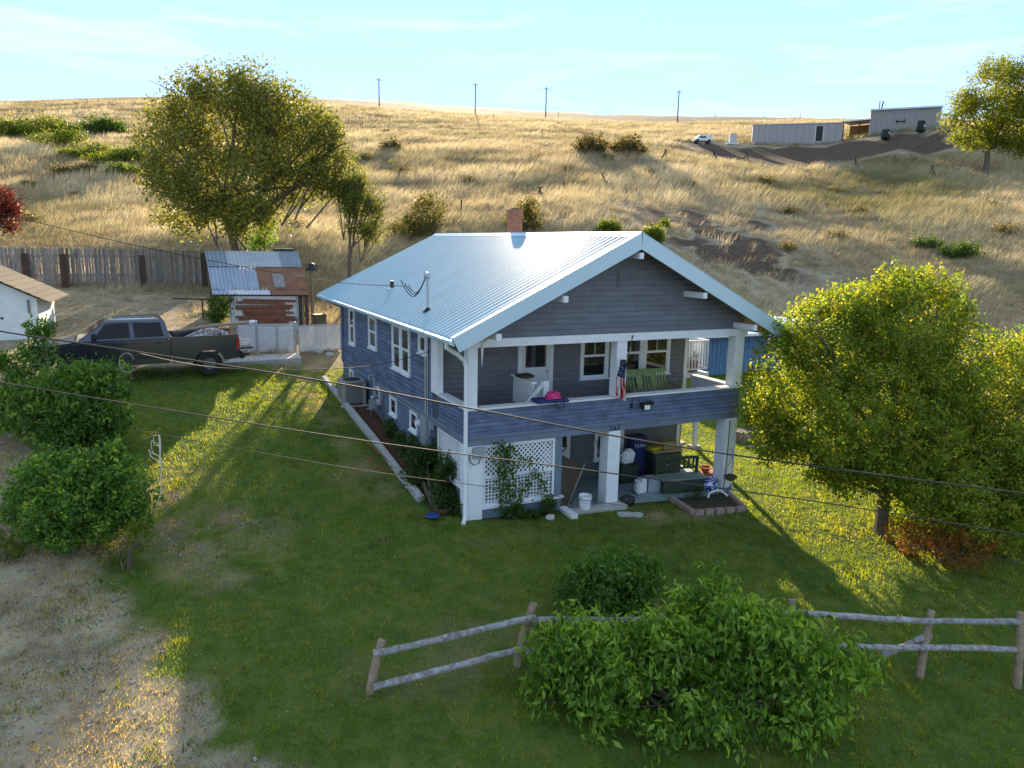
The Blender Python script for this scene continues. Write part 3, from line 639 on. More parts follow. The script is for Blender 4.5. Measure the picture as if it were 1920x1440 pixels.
# ---- truck
def make_truck():
    al = R(-3); rw = pg(395, 708); h = Vector((-math.cos(al), math.sin(al), 0)); lf = Vector((-math.sin(al), -math.cos(al), 0))
    base = V3(rw)+h*1.98-lf*.92
    rz = math.atan2(h.y, h.x); zf = T(*(base+h*2.05).xy); zr = T(*(base-h*1.98).xy); pit = math.atan2(zf-zr, 4.03)
    t = thing('pickup_truck', 'dark grey crew cab pickup truck parked on the lawn, its bed loaded', 'pickup truck', (base.x, base.y, (zf*1.98+zr*2.05)/4.03+.0), rz)
    t.rotation_euler = (0, -pit*.9, rz)
    paint = mat('dark_truck_paint', (.055,.062,.078), .22, metal=.7, var=.12, scale=1, coat=1.0)
    glass = mat('truck_glass', (.008,.009,.010), .06, spec=.3); chrome = mat('chrome', (.6,.62,.64), .2, metal=1)
    rub = mat('tyre_rubber', (.022,.021,.02), .85, var=.25, scale=12)
    def arch(cx, r, n=10, z0=.5): 
        a0 = math.asin(min(1, (z0-.40)/r)); return [(cx+r*math.cos(math.pi-a0-(math.pi-2*a0)*k/n), .40+r*math.sin(math.pi-a0-(math.pi-2*a0)*k/n)) for k in range(n+1)]
    P = [(-.84,.5)]+arch(2.05,.47)+[(2.75,.5),(2.98,.56),(3.05,.72),(3.05,.98),(3.0,1.10),(2.82,1.19),(2.3,1.255),(1.72,1.32),(-.84,1.30)]
    MB().prism(P, 'y', -.97, .97).build('body', paint, t, smooth=True, bevel=.055)
    g0 = [(-.82,.92),(1.76,.90)]; 
    gh = MB(); lv = [(1.29,-.835,1.82,.93),(1.60,-.77,1.36,.85),(1.86,-.71,1.02,.77),(1.93,-.60,.86,.66),(1.955,-.35,.55,.40)]
    vs = []; 
    for z, xa, xb, y in lv: vs += [(xa,-y,z),(xb,-y,z),(xb,y,z),(xa,y,z)]
    fs = [(0,3,2,1), (16,17,18,19)]
    for i in range(4):
        for k in range(4): fs.append((i*4+k, i*4+(k+1)%4, i*4+4+(k+1)%4, i*4+4+k))
    gh.add(vs, fs).build('cab_roof', paint, t, smooth=True, bevel=.03)
    def ys(z): return np.interp(z, [1.29,1.60,1.86], [.93,.85,.77])
    def pane(poly, name='side_window'):
        for s_ in (1, -1):
            mb = MB(); n = len(poly); vs = [(x, s_*(ys(z)+.012), z) for x, z in poly]+[(x, s_*(ys(z)-.02), z) for x, z in poly]
            mb.add(vs, [tuple(range(n)), tuple(range(n,2*n))[::-1]]+[(k,(k+1)%n,n+(k+1)%n,n+k) for k in range(n)]).build(name, glass, t)
    pane([(.30,1.37),(1.34,1.37),(.98,1.82),(.32,1.84)]); pane([(-.66,1.38),(.18,1.37),(.20,1.83),(-.58,1.82)])
    # windscreen and rear window
    def wpane(name, xf, z0, z1, yk, off):
        mb = MB(); q = []
        for z in (z0, z1): q.append([(xf(z)+off, s_*yk(z), z) for s_ in (-1, 1)])
        vs = q[0]+q[1][::-1]; vs2 = [(x-off*2.2, y, z) for x, y, z in vs]
        mb.add(vs+vs2, [(0,1,2,3),(7,6,5,4)]+[(k,(k+1)%4,4+(k+1)%4,4+k) for k in range(4)]).build(name, glass, t)
    wpane('windscreen', lambda z: np.interp(z,[1.29,1.60,1.86],[1.82,1.36,1.02]), 1.36, 1.83, lambda z: ys(z)-.08, .014)
    wpane('rear_window', lambda z: np.interp(z,[1.29,1.60,1.86],[-.835,-.77,-.71]), 1.42, 1.80, lambda z: ys(z)-.14, -.014)
    # bed
    Pb = [(-2.93,.55)]+arch(-1.98,.47)+[(-.86,.5),(-.86,1.33),(-2.93,1.33)]
    for s_ in (1, -1): MB().prism(Pb, 'y', s_*.89, s_*.975).build('bed_side', paint, t, bevel=.02, smooth=True)
    MB().box(-2.92,-.86,-.89,.89,.72,.80).build('bed_floor', mat('bed_liner', (.03,.03,.03), .8), t); MB().box(-.93,-.865,-.885,.885,.80,1.31).build('bed_front', paint, t); MB().box(-3.42,-2.94,-.80,.80,.80,.86).build('tailgate', paint, t, bevel=.02)
    MB().box(-3.12,-2.94,-.95,.95,.50,.66).build('rear_bumper', M_dark, t, bevel=.03); MB().tube([(-3.1,0,.5),(-3.38,0,.48),(-3.40,0,.56)], .03).build('tow_hitch', M_dark, t)
    MB().box(2.98,3.12,-.96,.96,.50,.70).build('front_bumper', chrome, t, bevel=.04); MB().box(3.04,3.075,-.55,.55,.78,1.04).build('grille', M_dark, t)
    for s_ in (1, -1):
        MB().box(2.88,3.065,s_*.66,s_*.985,.84,1.04).build('headlight', mat('lamp_lens', (.55,.58,.6), .1, spec=.8), t, bevel=.02)
        MB().box(-2.955,-2.84,s_*.80,s_*.985,.82,1.22).build('taillight', mat('red_lens', (.42,.015,.012), .2), t, bevel=.015)
        mi = MB().box(1.24,1.38,s_*.98,s_*1.16,1.38,1.58).build('wing_mirror', M_black, t, bevel=.03)
        MB().box(1.28,1.34,s_*.90,s_*1.0,1.40,1.45).build('mirror_arm', M_black, mi)
        for xx in (.42,-.58): MB().box(xx,xx+.2,s_*.972,s_*.995,1.16,1.20).build('door_handle', M_black, t, bevel=.008)
        for xx in (.25,1.40,-.72): MB().box(xx,xx+.012,s_*.968,s_*.974,.56,1.28).build('door_seam', M_black, t)
        MB().box(-.84,1.5,s_*.966,s_*.99,.70,.78).build('side_moulding', M_black, t, bevel=.01)
        for cx in (2.05,-1.98):
            tp = [(.20,-.13),(.37,-.135),(.405,-.10),(.405,.10),(.37,.135),(.20,.13)]
            wv = MB(); n = 28; pr = tp
            vs = [(cx+r_*math.cos(2*math.pi*k/n), s_*.86+yy, .405+r_*math.sin(2*math.pi*k/n)) for r_, yy in pr for k in range(n)]
            m_ = len(pr); fs = [(i*n+k, i*n+(k+1)%n, ((i+1)%m_)*n+(k+1)%n, ((i+1)%m_)*n+k) for i in range(m_) for k in range(n)]
            wh = wv.add(vs, fs).build('wheel', rub, t, smooth=True)
            rm = MB(); vs = [(cx+r_*math.cos(2*math.pi*k/n), s_*(.86+yy), .405+r_*math.sin(2*math.pi*k/n)) for r_, yy in ((.235,.10),(.215,.125),(.20,.06),(.01,.06)) for k in range(n)]
            rm.add(vs, [(i*n+k, i*n+(k+1)%n, (i+1)*n+(k+1)%n, (i+1)*n+k) for i in range(3) for k in range(n)])
            for k in range(8):
                a = 2*math.pi*k/8; rm.bar((cx+.05*math.cos(a), s_*.945, .405+.05*math.sin(a)), (cx+.20*math.cos(a), s_*.96, .405+.20*math.sin(a)), .05, .03, (0,1,0))
            rm.blob((cx, s_*.955, .405), .06, .035, .06).build('rim', mat('wheel_alloy', (.16,.16,.165), .45, metal=.6), wh, smooth=True)
    for k in range(5): MB().box(-.55,.75,-.42+k*.2,-.40+k*.2,1.955,1.962).build('roof_rib', paint, t)
    return t
truck = make_truck()
bpy.context.view_layer.update(); TM = truck.matrix_world.copy()
def tw(x, y, z): return TM @ Vector((x, y, z))
# load on the bed: a roll of chain link fence, a long pipe
ln = thing('chain_link_roll', 'loose white chain link mesh heaped in the pickup bed', 'wire mesh', tuple(tw(-2.0, 0, .82)))
rows = []
for i in range(9):
    for s_ in (0, 1):
        pts = []
        for k in range(19):
            u = k/18; v = (i+(.5 if (k+s_) % 2 else -.0))/8
            x = -3.35+u*2.2+.1*math.sin(i); y = -.75+v*1.45; z = .92+.42*math.exp(-((u-.55)/.35)**2)*(1-.5*abs(v-.5))+.12*math.sin(5*u+3*v)*.5+(.12 if u > .3 else 0)
            pts.append(tw(x, y, z)-Vector(ln.location))
        rows.append(pts)
mbk = MB()
for pts in rows: mbk.tube(pts, .011, 4, cap=False)
mbk.build('mesh_wire', mat('white_wire', (.62,.62,.60), .5, metal=.2), ln)
pp = thing('long_pipe', 'long brown pipe with a white end sticking out of the pickup bed', 'pipe', tuple(tw(-2.0,.3,1.4)))
a = tw(-1.0,-.1,1.38); e_ = V3(pd(478, 603, depth_of(tw(-3.0,-.2,1.5))-.3)); b_ = a.lerp(e_, .93)
mid = a.lerp(b_, .5)+Vector((0,0,.05))
MB().tube([a-Vector(pp.location), mid-Vector(pp.location), b_-Vector(pp.location)], .055, 10).build('pipe', mat('brown_pipe', (.28,.22,.17), .6), pp, smooth=True); MB().tube([b_-Vector(pp.location), e_-Vector(pp.location)], .062, 10).build('pipe_end', M_white, pp, smooth=True)
wl = thing('wire_coil', 'tangled dark wire hoops lying in the pickup bed', 'wire', tuple(tw(-2.1,.6,1.36)))
mw = MB()
for k in range(5): mw.tube([Vector((math.cos(t)*.13+k*.16-.35, .05*math.sin(k), .06+math.sin(t)*.10)) for t in np.linspace(0, 2*math.pi, 14)], .011, 5, cap=False)
o = mw.build('hoop', M_dark, wl); wl.rotation_euler = (0, 0, truck.rotation_euler.z)

# ---- slab, gate and mesh fence with white slats
g0 = pg(447, 662); g1 = pg(556, 663); g2 = pg(640, 657)
def sheetquad(name, pts, h, m, kind=None):
    n = len(pts); o = MB().add([(*p[:2], p[2]) for p in pts]+[(p[0], p[1], p[2]-h) for p in pts], [tuple(range(n)), tuple(range(n,2*n))[::-1]]+[(k,(k+1)%n,n+(k+1)%n,n+k) for k in range(n)]).build(name, m)
    if kind: o['kind'] = kind
    return o
sp = [pg(418,683), pg(566,682), pg(560,666), pg(447,664)]; zt = max(p[2] for p in sp)*.5+min(p[2] for p in sp)*.5+.09
sheetquad('path', [(p[0], p[1], zt) for p in sp], .5, M_conc, 'structure')
M_slat = mat('white_privacy_slat', (.66,.69,.72), .55, var=.08, scale=8)
def meshpanel(name, label, a, b_, h, nsl, gate=False, group=None, latch=False):
    a = V3(a); b_ = V3(b_); t = thing(name, label, 'gate' if gate else 'fence', tuple(a), 0, group); d = b_-a; d.z = d.z; L_ = d.length; n_ = d.normalized()
    f = MB()
    for q0, q1 in ((Vector((0,0,.06)), Vector((0,0,h))), (d+Vector((0,0,.06)), d+Vector((0,0,h))), (Vector((0,0,h)), d+Vector((0,0,h))), (Vector((0,0,.06)), d+Vector((0,0,.06)))): f.tube([q0, q1], .025, 8)
    f.build('frame', M_galv, t, smooth=True)
    s_ = MB(); side = n_.cross(Vector((0,0,1)))
    for k in range(nsl):
        c_ = n_*(L_*(k+.5)/nsl); s_.bar(c_+Vector((0,0,.09)), c_+Vector((0,0,h-.04)), L_/nsl*.82, .006, tuple(side))
    o = s_.build('slat', M_slat, t); o['kind'] = 'stuff'
    wr = MB(); n2 = int(L_/.09)
    for k in range(-int(h/.09), n2):
        for sg in (1,):
            a0 = max(0, k*.09); z0 = h-(a0-k*.09) if sg > 0 else 0; a1 = min(L_, k*.09+h-.06); z1 = h-(a1-k*.09)
            if a1 > a0+.05: wr.bar(n_*a0+side*.012+Vector((0,0,z0)), n_*a1+side*.012+Vector((0,0,max(.06,z1))), .006, .006)
    wr.build('mesh_wire', M_galv, t)
    return t
hg = 1.12; gd = (g1-g0)
meshpanel('mesh_gate', 'white slatted chain link gate leaf nearest the tailgate', g0, g0+gd*.31, hg, 18, True, 'slatted gate leaves')
meshpanel('mesh_gate', 'middle white slatted chain link gate leaf right of the tailgate', g0+gd*.335, g0+gd*.66, hg, 20, True, 'slatted gate leaves')
meshpanel('mesh_gate', 'white slatted chain link gate leaf closest to the house corner', g0+gd*.675, g0+gd*.97, hg, 18, True, 'slatted gate leaves')
meshpanel('mesh_fence', 'white slatted chain link fence running up to the house corner', g1+(g2-g1)*.06, g2, hg-.02, 30, False)
for k, tt in enumerate((g0+gd*.322, g0+gd*.985)):
    o = MB().tube([(0,0,-.3),(0,0,hg+.12)], .045, 10).blob((0,0,hg+.12), .055,.055,.05).build('gate_post', M_galv, None, smooth=True, loc=tuple(tt)); tag(o, ['grey steel gate post beside the pipe end','grey steel gate post between gate and house fence'][k], 'post', 'steel gate posts')
# dark bin in the fence, stones in front of it
p = pg(603, 648)+np.array([.05,.5,0]); bn = thing('barrel_bin', 'dark brown wheelie bin standing behind the slatted fence', 'bin', tuple(p))
MB().prism(rrect(.24,.24,.05), 'z', 0, 1.22).build('body', mat('brown_bin', (.055,.045,.032), .7), bn, bevel=.01); MB().prism(rrect(.27,.27,.05), 'z', 1.22, 1.28).build('lid', mat('brown_bin', (.055,.045,.032), .7), bn, bevel=.01)
for k, (u, v, s_) in enumerate(((575,655,.2),(590,654,.17),(612,657,.22),(628,655,.16),(598,662,.2),(618,668,.18))):
    p = pg(u, v); o = MB().blob((0,0,s_*.3), s_*1.1, s_*.8, s_*.65, 9, 6, .16).build('garden_stone', M_conc, None, loc=tuple(p)); o.rotation_euler.z = k
    tag(o, 'pale rough stone lying in front of the slatted fence by the house', 'stone', 'stones by the slatted fence')

# ---- shed with patched tin roof
zf_ = 3.98; FL = V3(pz(398,548,zf_)); FR = V3(pz(576,549,zf_)); BLs = V3(pd(383,470,depth_of(FL)+3.0)); BRs = V3(pd(559,472,depth_of(FR)+3.0))
shed = thing('tin_shed', 'old shed with patched rusty and galvanised tin roof behind the gate', 'shed', (FL.x, FL.y, T(FL.x, FL.y)))
so_ = Vector(shed.location)
def corr(name, A, B_, C_, D_, n, m, parent, amp=.014, lift=0.0, off=None):
    # corrugated sheet A-B top edge, D-C bottom edge
    nn = ((B_-A).cross(D_-A)).normalized(); nn = nn if nn.z > 0 or abs(nn.z) < .2 else -nn
    vs = []; K = n*4
    for k in range(K+1):
        u = k/K; w_ = math.sin(2*math.pi*n*u)*amp+lift
        vs += [A.lerp(B_, u)+nn*w_, D_.lerp(C_, u)+nn*w_]
    fs = [(2*k, 2*k+1, 2*k+3, 2*k+2) for k in range(K)]
    m_ = len(vs); vs2 = [v-nn*.006 for v in vs]; fs2 = [tuple(i+m_ for i in f)[::-1] for f in fs]
    o0 = off or Vector((0,0,0)); return raw(name, [v-o0 for v in vs+vs2], fs+fs2, m, parent)
def rp(u, v):   # point on the shed roof: u across 0..1, v down 0..1
    p = BLs.lerp(BRs, u).lerp(FL.lerp(FR, u), v); p.z += .22*math.sin(math.pi*v)*.55; return p
rows_ = [(0, .46, [(0,.22,M_gsheet),(.22,.5,M_gsheet2),(.5,.78,M_gsheet2),(.78,1.0,M_gsheet)], .0), (.42, .93, [(0,.20,M_gsheet),(.20,.40,M_gsheet),(.39,.52,M_gsheet),(.50,.70,M_rust),(.69,.86,M_rust),(.86,1.01,M_rust)], -.03), (.90, 1.02, [(0,.18,M_gsheet),(.17,.60,M_gsheet2),(.60,1.01,M_rust)], -.05)]
for v0, v1, cols, lift in rows_:
    for j, (u0, u1, m_) in enumerate(cols): corr('roof_sheet', rp(u0,v0), rp(u1,v0), rp(u1,v1), rp(u0,v1), max(3, int((u1-u0)*26)), m_, shed, .013, lift+.004*(j % 2), so_)
corr('roof_patch', rp(.66,.62), rp(.78,.62), rp(.78,.90), rp(.66,.90), 4, mat('grey_patch_sheet', (.30,.26,.25), .6, metal=.3), shed, .012, -.005, so_)
fw0 = FL.lerp(FR, .17)+(BLs-FL).normalized()*.35; fw1 = FL.lerp(FR, .97)+(BLs-FL).normalized()*.35; fw0.z = fw1.z = zf_-.05
dn = Vector((0,0,-2.0)); corr('front_wall', fw0, fw1, fw1+dn, fw0+dn, 22, M_gsheet2, shed, .014, 0, so_)
def pl(*ps): return [Vector(p)-so_ for p in ps]
for t0, t1 in ((.0,.0),(1.0,1.0)):
    f_ = (FL if t0 == 0 else FR)+(BLs-FL).normalized()*.4+(Vector((.2,0,0)) if t0 == 0 else Vector((-.12,0,0))); b2_ = (BLs if t0 == 0 else BRs)+Vector((.12 if t0 == 0 else -.12,0,-.1)); f_.z = zf_-.06
    q_ = pl(f_, b2_, (b2_.x, b2_.y, so_.z-.3), (f_.x, f_.y, so_.z-.3)); mb = MB(); sd_ = Vector((.04,0,0)); mb.add(q_+[v+sd_ for v in q_], [(0,1,2,3),(7,6,5,4)]+[(k,(k+1)%4,4+(k+1)%4,4+k) for k in range(4)]).build('side_wall', M_woodd, shed)
for t0 in (.93, 1.0):
    c_ = FL.lerp(FR, t0)+(BLs-FL).normalized()*.25; MB().box(c_.x-so_.x-.07, c_.x-so_.x+.07, c_.y-so_.y-.07, c_.y-so_.y+.07, -.3, zf_-so_.z-.04).build('corner_post', M_woodd, shed)
MB().bar((FL+Vector((.3,.1,-.10)))-so_, (FR+Vector((-.05,.1,-.10)))-so_, .08, .12).build('eave_beam', M_woodd, shed)
# boards leaning on the shed front
bp_ = thing('board_pile', 'stack of rusty brown boards hung on the front of the tin shed', 'boards', tuple(fw0.lerp(fw1, .5)+Vector((0,-.1,-1.9))))
bo = Vector(bp_.location); cam_dir = (Vector(CAM)-bo); cam_dir.z = 0; cam_dir.normalize()
for k in range(10):
    zz = .62+k*.105+random.uniform(-.01,.01); u0 = random.uniform(.08,.2); u1 = random.uniform(.74,.92)
    a_ = fw0.lerp(fw1, u0); b2_ = fw0.lerp(fw1, u1); a_.z = b2_.z = bo.z+zz
    MB().bar(a_-bo+cam_dir*(.06+.03*(k % 3))+Vector((0,0,random.uniform(-.04,.04))), b2_-bo+cam_dir*(.06+.03*(k % 3)), .04, .112).build('board', M_rustb, bp_)
p = pg(420, 606); o = MB().bar((0,0,-.2),(.05,0,1.25), .22, .05).build('grey_plank', M_rail, None, loc=tuple(p)); tag(o, 'upright grey plank leaning at the left end of the tin shed', 'plank')
# dinner bell on a post, green bin behind the shed
p = pg(586, 575); p = pd(586,575, depth_of(FR)+2.2); p[2] = T(p[0],p[1]); hb = depth_of(p)*(575-485)/FPX
bl = thing('dinner_bell', 'dark dinner bell on a wooden post right of the tin shed', 'bell', (p[0],p[1],p[2]))
MB().tube([(0,0,-.2),(0,0,2.42)], .075, 8).build('post', M_post, bl); MB().lathe([(.27,0),(.26,.05),(.17,.16),(.14,.32),(.03,.37)], (0,0,2.45)).build('bell', M_dark, bl, smooth=True); MB().tube([(-.25,0,2.36),(-.25,0,2.7),(.25,0,2.7),(.25,0,2.36)], .025).build('yoke', M_dark, bl)
p = pd(532, 478, depth_of(BRs)+1.5); o = thing('green_bin', 'dark green lidded bin just behind the tin shed roof', 'bin', (p[0],p[1],T(p[0],p[1])))
hz_ = p[2]-T(p[0],p[1])+.32; MB().box(-.45,.45,-.35,.35,0,hz_-.06).build('body', mat('green_bin', (.02,.06,.03), .5), o, bevel=.03); MB().box(-.48,.48,-.38,.38,hz_-.06,hz_).build('lid', mat('green_bin', (.02,.06,.03), .5), o, bevel=.02)

# ---- picket fence
f0 = V3(pg(-60, 537)); f1 = V3(pg(390, 534)); fence = thing('picket_fence', 'weathered grey board fence of uneven pickets across the dry yard', 'fence', tuple(f0)); dfen = f1-f0; Lf = Vector((dfen.x,dfen.y,0)).length
hfen = depth_of(pg(200,536))*67/FPX; npk = 104; fd = Vector((dfen.x,dfen.y,0)).normalized(); ang = math.atan2(fd.y, fd.x)
pkm = []
for v_ in range(4):
    w_ = .085+.012*v_; hh = hfen*(1+.008*v_); mb = MB(); j = .012*(v_-1.5)
    mb.prism([(-w_/2,0),(w_/2,0),(w_/2+j,hh*.5),(w_/2,hh-.05),(w_*.12,hh),(-w_/2,hh-.06),(-w_/2+j,hh*.45)], 'y', -.011, .011); me_ = bpy.data.meshes.new('picket'); me_.from_pydata(mb.v, [], mb.f); me_.materials.append(M_wood); pkm.append(me_)
for k in range(npk):
    q_ = f0.lerp(f1, (k+.5)/npk); z_ = T(q_.x, q_.y)
    link('picket', pkm[random.randrange(4)], fence, (q_.x-f0.x, q_.y-f0.y, z_-f0.z+random.uniform(-.05,.04)), (0, random.uniform(-.025,.025), ang))
for hz in (.25, .78):
    mb = MB(); pts = [f0.lerp(f1, t) for t in np.linspace(0,1,9)]
    for a_, b2_ in zip(pts, pts[1:]): mb.bar(Vector((a_.x,a_.y+.04,T(a_.x,a_.y)+hz*hfen))-f0, Vector((b2_.x,b2_.y+.04,T(b2_.x,b2_.y)+hz*hfen))-f0, .05, .09)
    mb.build('fence_rail', M_wood, fence)
for u in (52, 123, 270, 385):
    q_ = V3(pg(u, 539)); MB().box(-.15,.15,-.06,.06,-.2,hfen*(.90 if u != 385 else 1.0)).build('fence_post', M_woodd, fence, loc=q_-f0)

# ---- white outbuilding at the left edge
c0 = V3(pg(76, 636)); ob = thing('white_outbuilding', 'white stucco outbuilding with mossy shingle roof at the left edge', 'building', tuple(c0))
dwl = Vector((-math.cos(R(4)), math.sin(R(4)), 0)); dbk = Vector((math.sin(R(4)), math.cos(R(4)), 0))
zE = depth_of(c0)*(636-560)/FPX; wob = 4.4; zR_ = zE+1.15
def L3(a, b_, z): v = dwl*a+dbk*b_; return (v.x, v.y, z)
M_stuc = mat('white_stucco', (.66,.70,.68), .85, col2=(.78,.80,.77), scale=3, bump=.2, bscale=14); M_moss = mat('mossy_shingle', (.05,.042,.03), .95, rnd=.2, col2=(.13,.105,.07), scale=9, bump=.8, bscale=30)
mb = MB(); q_ = [L3(0,0,-.4), L3(wob,0,-.4), L3(wob,0,zE), L3(wob/2,0,zR_), L3(0,0,zE)]; q2 = [tuple(Vector(p)+dbk*3.6) for p in q_]
mb.add(q_+q2, [(0,1,2,3,4),(9,8,7,6,5)]+[(k,(k+1)%5,5+(k+1)%5,5+k) for k in range(5)]).build('wall', M_stuc, ob)
for s_ in (0, 1):
    for r_ in range(9):
        t0 = r_/9; t1 = (r_+1.25)/9
        def RP(t, b_, lift): 
            a_ = (wob/2)*(1-t)-.42*t if s_ == 0 else (wob/2)*(1+t)+.42*t
            return L3(a_, b_, zR_+.08-(zR_-zE)*t*1.19+lift)
        mb = MB(); A_ = [RP(t0,-.35,0), RP(t0,3.9,0), RP(t1,3.9,.03), RP(t1,-.35,.03)]; A2 = [(x,y,z+.045) for x,y,z in A_]; mb.add(A_+A2, [(0,1,2,3),(7,6,5,4)]+[(k,(k+1)%4,4+(k+1)%4,4+k) for k in range(4)]).build('shingle_course', M_moss, ob)
q_ = Vector(L3(.28,-.03,zE-.55)); MB().box(-.04,.04,-.03,.03,-.02,.5).build('door_strip', mat('grey_board', (.2,.2,.2), .8), ob, loc=q_); MB().blob(tuple(Vector(L3(1.2,-.0,zE-.75))), .05,.05,.05).build('wall_hole', M_black, ob)
# dark timber at the left edge below it
a_ = V3(pg(2, 800)); b2_ = V3(pg(40, 770)); o = MB().bar(Vector((0,0,.1))+(a_-b2_)*1.0, Vector((0,0,.1)), .22, .25).build('old_beam', M_woodd, None, loc=b2_); tag(o, 'dark timber beam lying in dry grass at the left edge', 'beam')

# ---- split rail fence in front
def rfence(name, label, posts, rails, group=None):
    b0 = V3(pg(*posts[0][0])); t = thing(name, label, 'fence', tuple(b0)); W_ = []
    for (u, v), (u2, v2), lean in posts:
        bb = V3(pg(u, v)); dep = depth_of(bb)+lean; tp_ = V3(pd(u2, v2, dep)); W_.append((bb, tp_))
        j = Vector((random.uniform(-.02,.02), 0, 0)); MB().tube([bb-b0-Vector((0,0,.25)), bb.lerp(tp_,.5)-b0+j, tp_-b0], [.078,.07,.062], 10).build('post', M_post, t, smooth=True)
    for (u, v, i, off), (u2, v2, i2, off2) in rails:
        d0 = depth_of(W_[i][0].lerp(W_[i][1], .5))+off; d1 = depth_of(W_[i2][0].lerp(W_[i2][1], .5))+off2
        a_ = V3(pd(u, v, d0)); b2_ = V3(pd(u2, v2, d1)); m_ = a_.lerp(b2_, .5)+Vector((0,0,random.uniform(-.02,.02))); MB().tube([a_.lerp(b2_, q/13)-b0+Vector((random.uniform(-.008,.008), random.uniform(-.008,.008), random.uniform(-.005,.005)+.008*math.sin(q*.5+u))) for q in range(14)], [random.uniform(.050,.058) for q in range(14)], 9).build('rail', M_rail, t, smooth=True)
    return t
rfence('rail_fence', 'grey log rail fence left of the leafy foreground bushes',
       [((688,1300),(716,1200),0), ((965,1250),(1001,1131),0), ((1240,1270),(1240,1150),0)],
       [((700,1226,0,-.12),(1004,1158,1,-.12)), ((700,1288,0,-.10),(985,1216,1,-.10)), ((1000,1163,1,-.12),(1250,1162,2,-.1)), ((985,1222,1,-.1),(1250,1225,2,-.1))])
rfence('rail_fence', 'grey log rail fence right of the leafy foreground bushes',
       [((1480,1245),(1485,1124),0), ((1722,1270),(1747,1144),0), ((1908,1290),(1914,1148),0), ((2090,1290),(2095,1150),0)],
       [((1464,1148,0,-.10),(1750,1165,1,-.12)), ((1745,1164,1,-.12),(2100,1168,3,-.12)), ((1540,1212,0,-.1),(1738,1214,1,-.10)), ((1735,1214,1,-.10),(2100,1222,3,-.1)), ((1655,1228,1,.05),(1745,1190,1,.0))])

# ---- overhead wires
M_wire = mat('power_cable', (.05,.045,.042), .7, var=.3, scale=5, spec=.2)
def wire(name, label, pts, r, n=40):
    P3 = [pd(*p) if len(p) == 3 else np.array(p[0]) for p in pts]; us = np.linspace(0, 1, len(P3)); A_ = np.array(P3)
    # smooth through the points
    tt = np.linspace(0, len(P3)-1, n); out = []
    for t in tt:
        i = min(int(t), len(P3)-2); f_ = t-i; p0 = A_[max(i-1,0)]; p1 = A_[i]; p2 = A_[i+1]; p3 = A_[min(i+2, len(P3)-1)]
        out.append(.5*((2*p1)+(-p0+p2)*f_+(2*p0-5*p1+4*p2-p3)*f_*f_+(-p0+3*p1-3*p2+p3)*f_**3))
    c_ = out[0]; o = MB().tube([V3(q-c_) for q in out], r, 6).build(name, M_wire, None, smooth=True, loc=tuple(c_)); return tag(o, label, 'wire', 'overhead wires')
wire('overhead_wire', 'thick twisted power cable crossing just below the porch rail', [(-160,590,9.5),(0,621,9.3),(240,657,9.1),(640,720,9.0),(880,765,9.0),(1300,842,9.1),(1920,925,9.6),(2100,945,9.8)], .0105)
wire('overhead_wire', 'overhead wire crossing the lower lattice and lower right tree', [(-160,690,10.0),(0,717,10.0),(640,820,9.8),(1150,888,9.8),(1560,945,10.0),(1920,1003,10.3),(2100,1030,10.5)], .0085)
wire('overhead_wire', 'thinnest overhead wire, lowest of those over the lawn', [(246,804,12.0),(640,875,11.0),(930,915,10.8),(1270,962,10.8),(1620,1012,11.0),(2000,1066,11.4)], .0045)
wire('overhead_wire', 'service drop wire running from the upper left to the roof mast', [(-120,368,20.0),(0,400,20.5),(300,470,22.0),(600,525,22.8),((MAST+np.array([-.45,.3,-.25])).tolist(),)], .011)
wire('overhead_wire', 'pale telephone drop wire curving up to the porch corner', [(240,657,9.2),(330,678,10.5),(420,690,12.5),(560,694,15.0),(700,685,17.2),(800,661,18.4),(832,648,18.7)], .009)
cpt = pd(236, 668, 9.1); o = MB().tube([V3((_r*(.10*math.cos(t)+.03*t/6)+_u*(.12*math.sin(t)-.08))) for t in np.linspace(.3, 5.6, 26)], .0055, 6, cap=False).build('cable_coil', mat('aged_cable', (.22,.20,.18), .7), None, smooth=True, loc=tuple(cpt)); tag(o, 'small loop of spare cable tied under the thick power cable', 'cable')
# rope end hanging from the thin wire
cpt = pd(297, 814, 11.9); mb = MB(); mb.tube([V3(_r*x+_u*y) for x, y in ((0,0),(.015,-.15),(.02,-.32),(.05,-.55),(.03,-.75),(.045,-.95),(-.03,-1.15))], .006, 6)
for k in range(3): mb.tube([V3(_r*(-.03-.02*k+(.05+.02*k)*math.cos(t+.6*k))+_u*(-.10-.13*k+(.10+.03*(k%2))*math.sin(t)+.02*math.sin(3*t+k))) for t in np.linspace(0, 5.2, 18)], .0055, 5, cap=False)
mb.tube([V3(_r*x+_u*y) for x, y in ((.02,-.02),(.03,-.2),(.025,-.36),(.04,-.5))], [.012,.017,.014,.020], 6)
o = mb.build('hanging_rope', mat('pale_rope', (.55,.48,.40), .9), None, smooth=True, loc=tuple(cpt)); tag(o, 'pale tangled rope end hanging beside the left shrubs', 'rope')
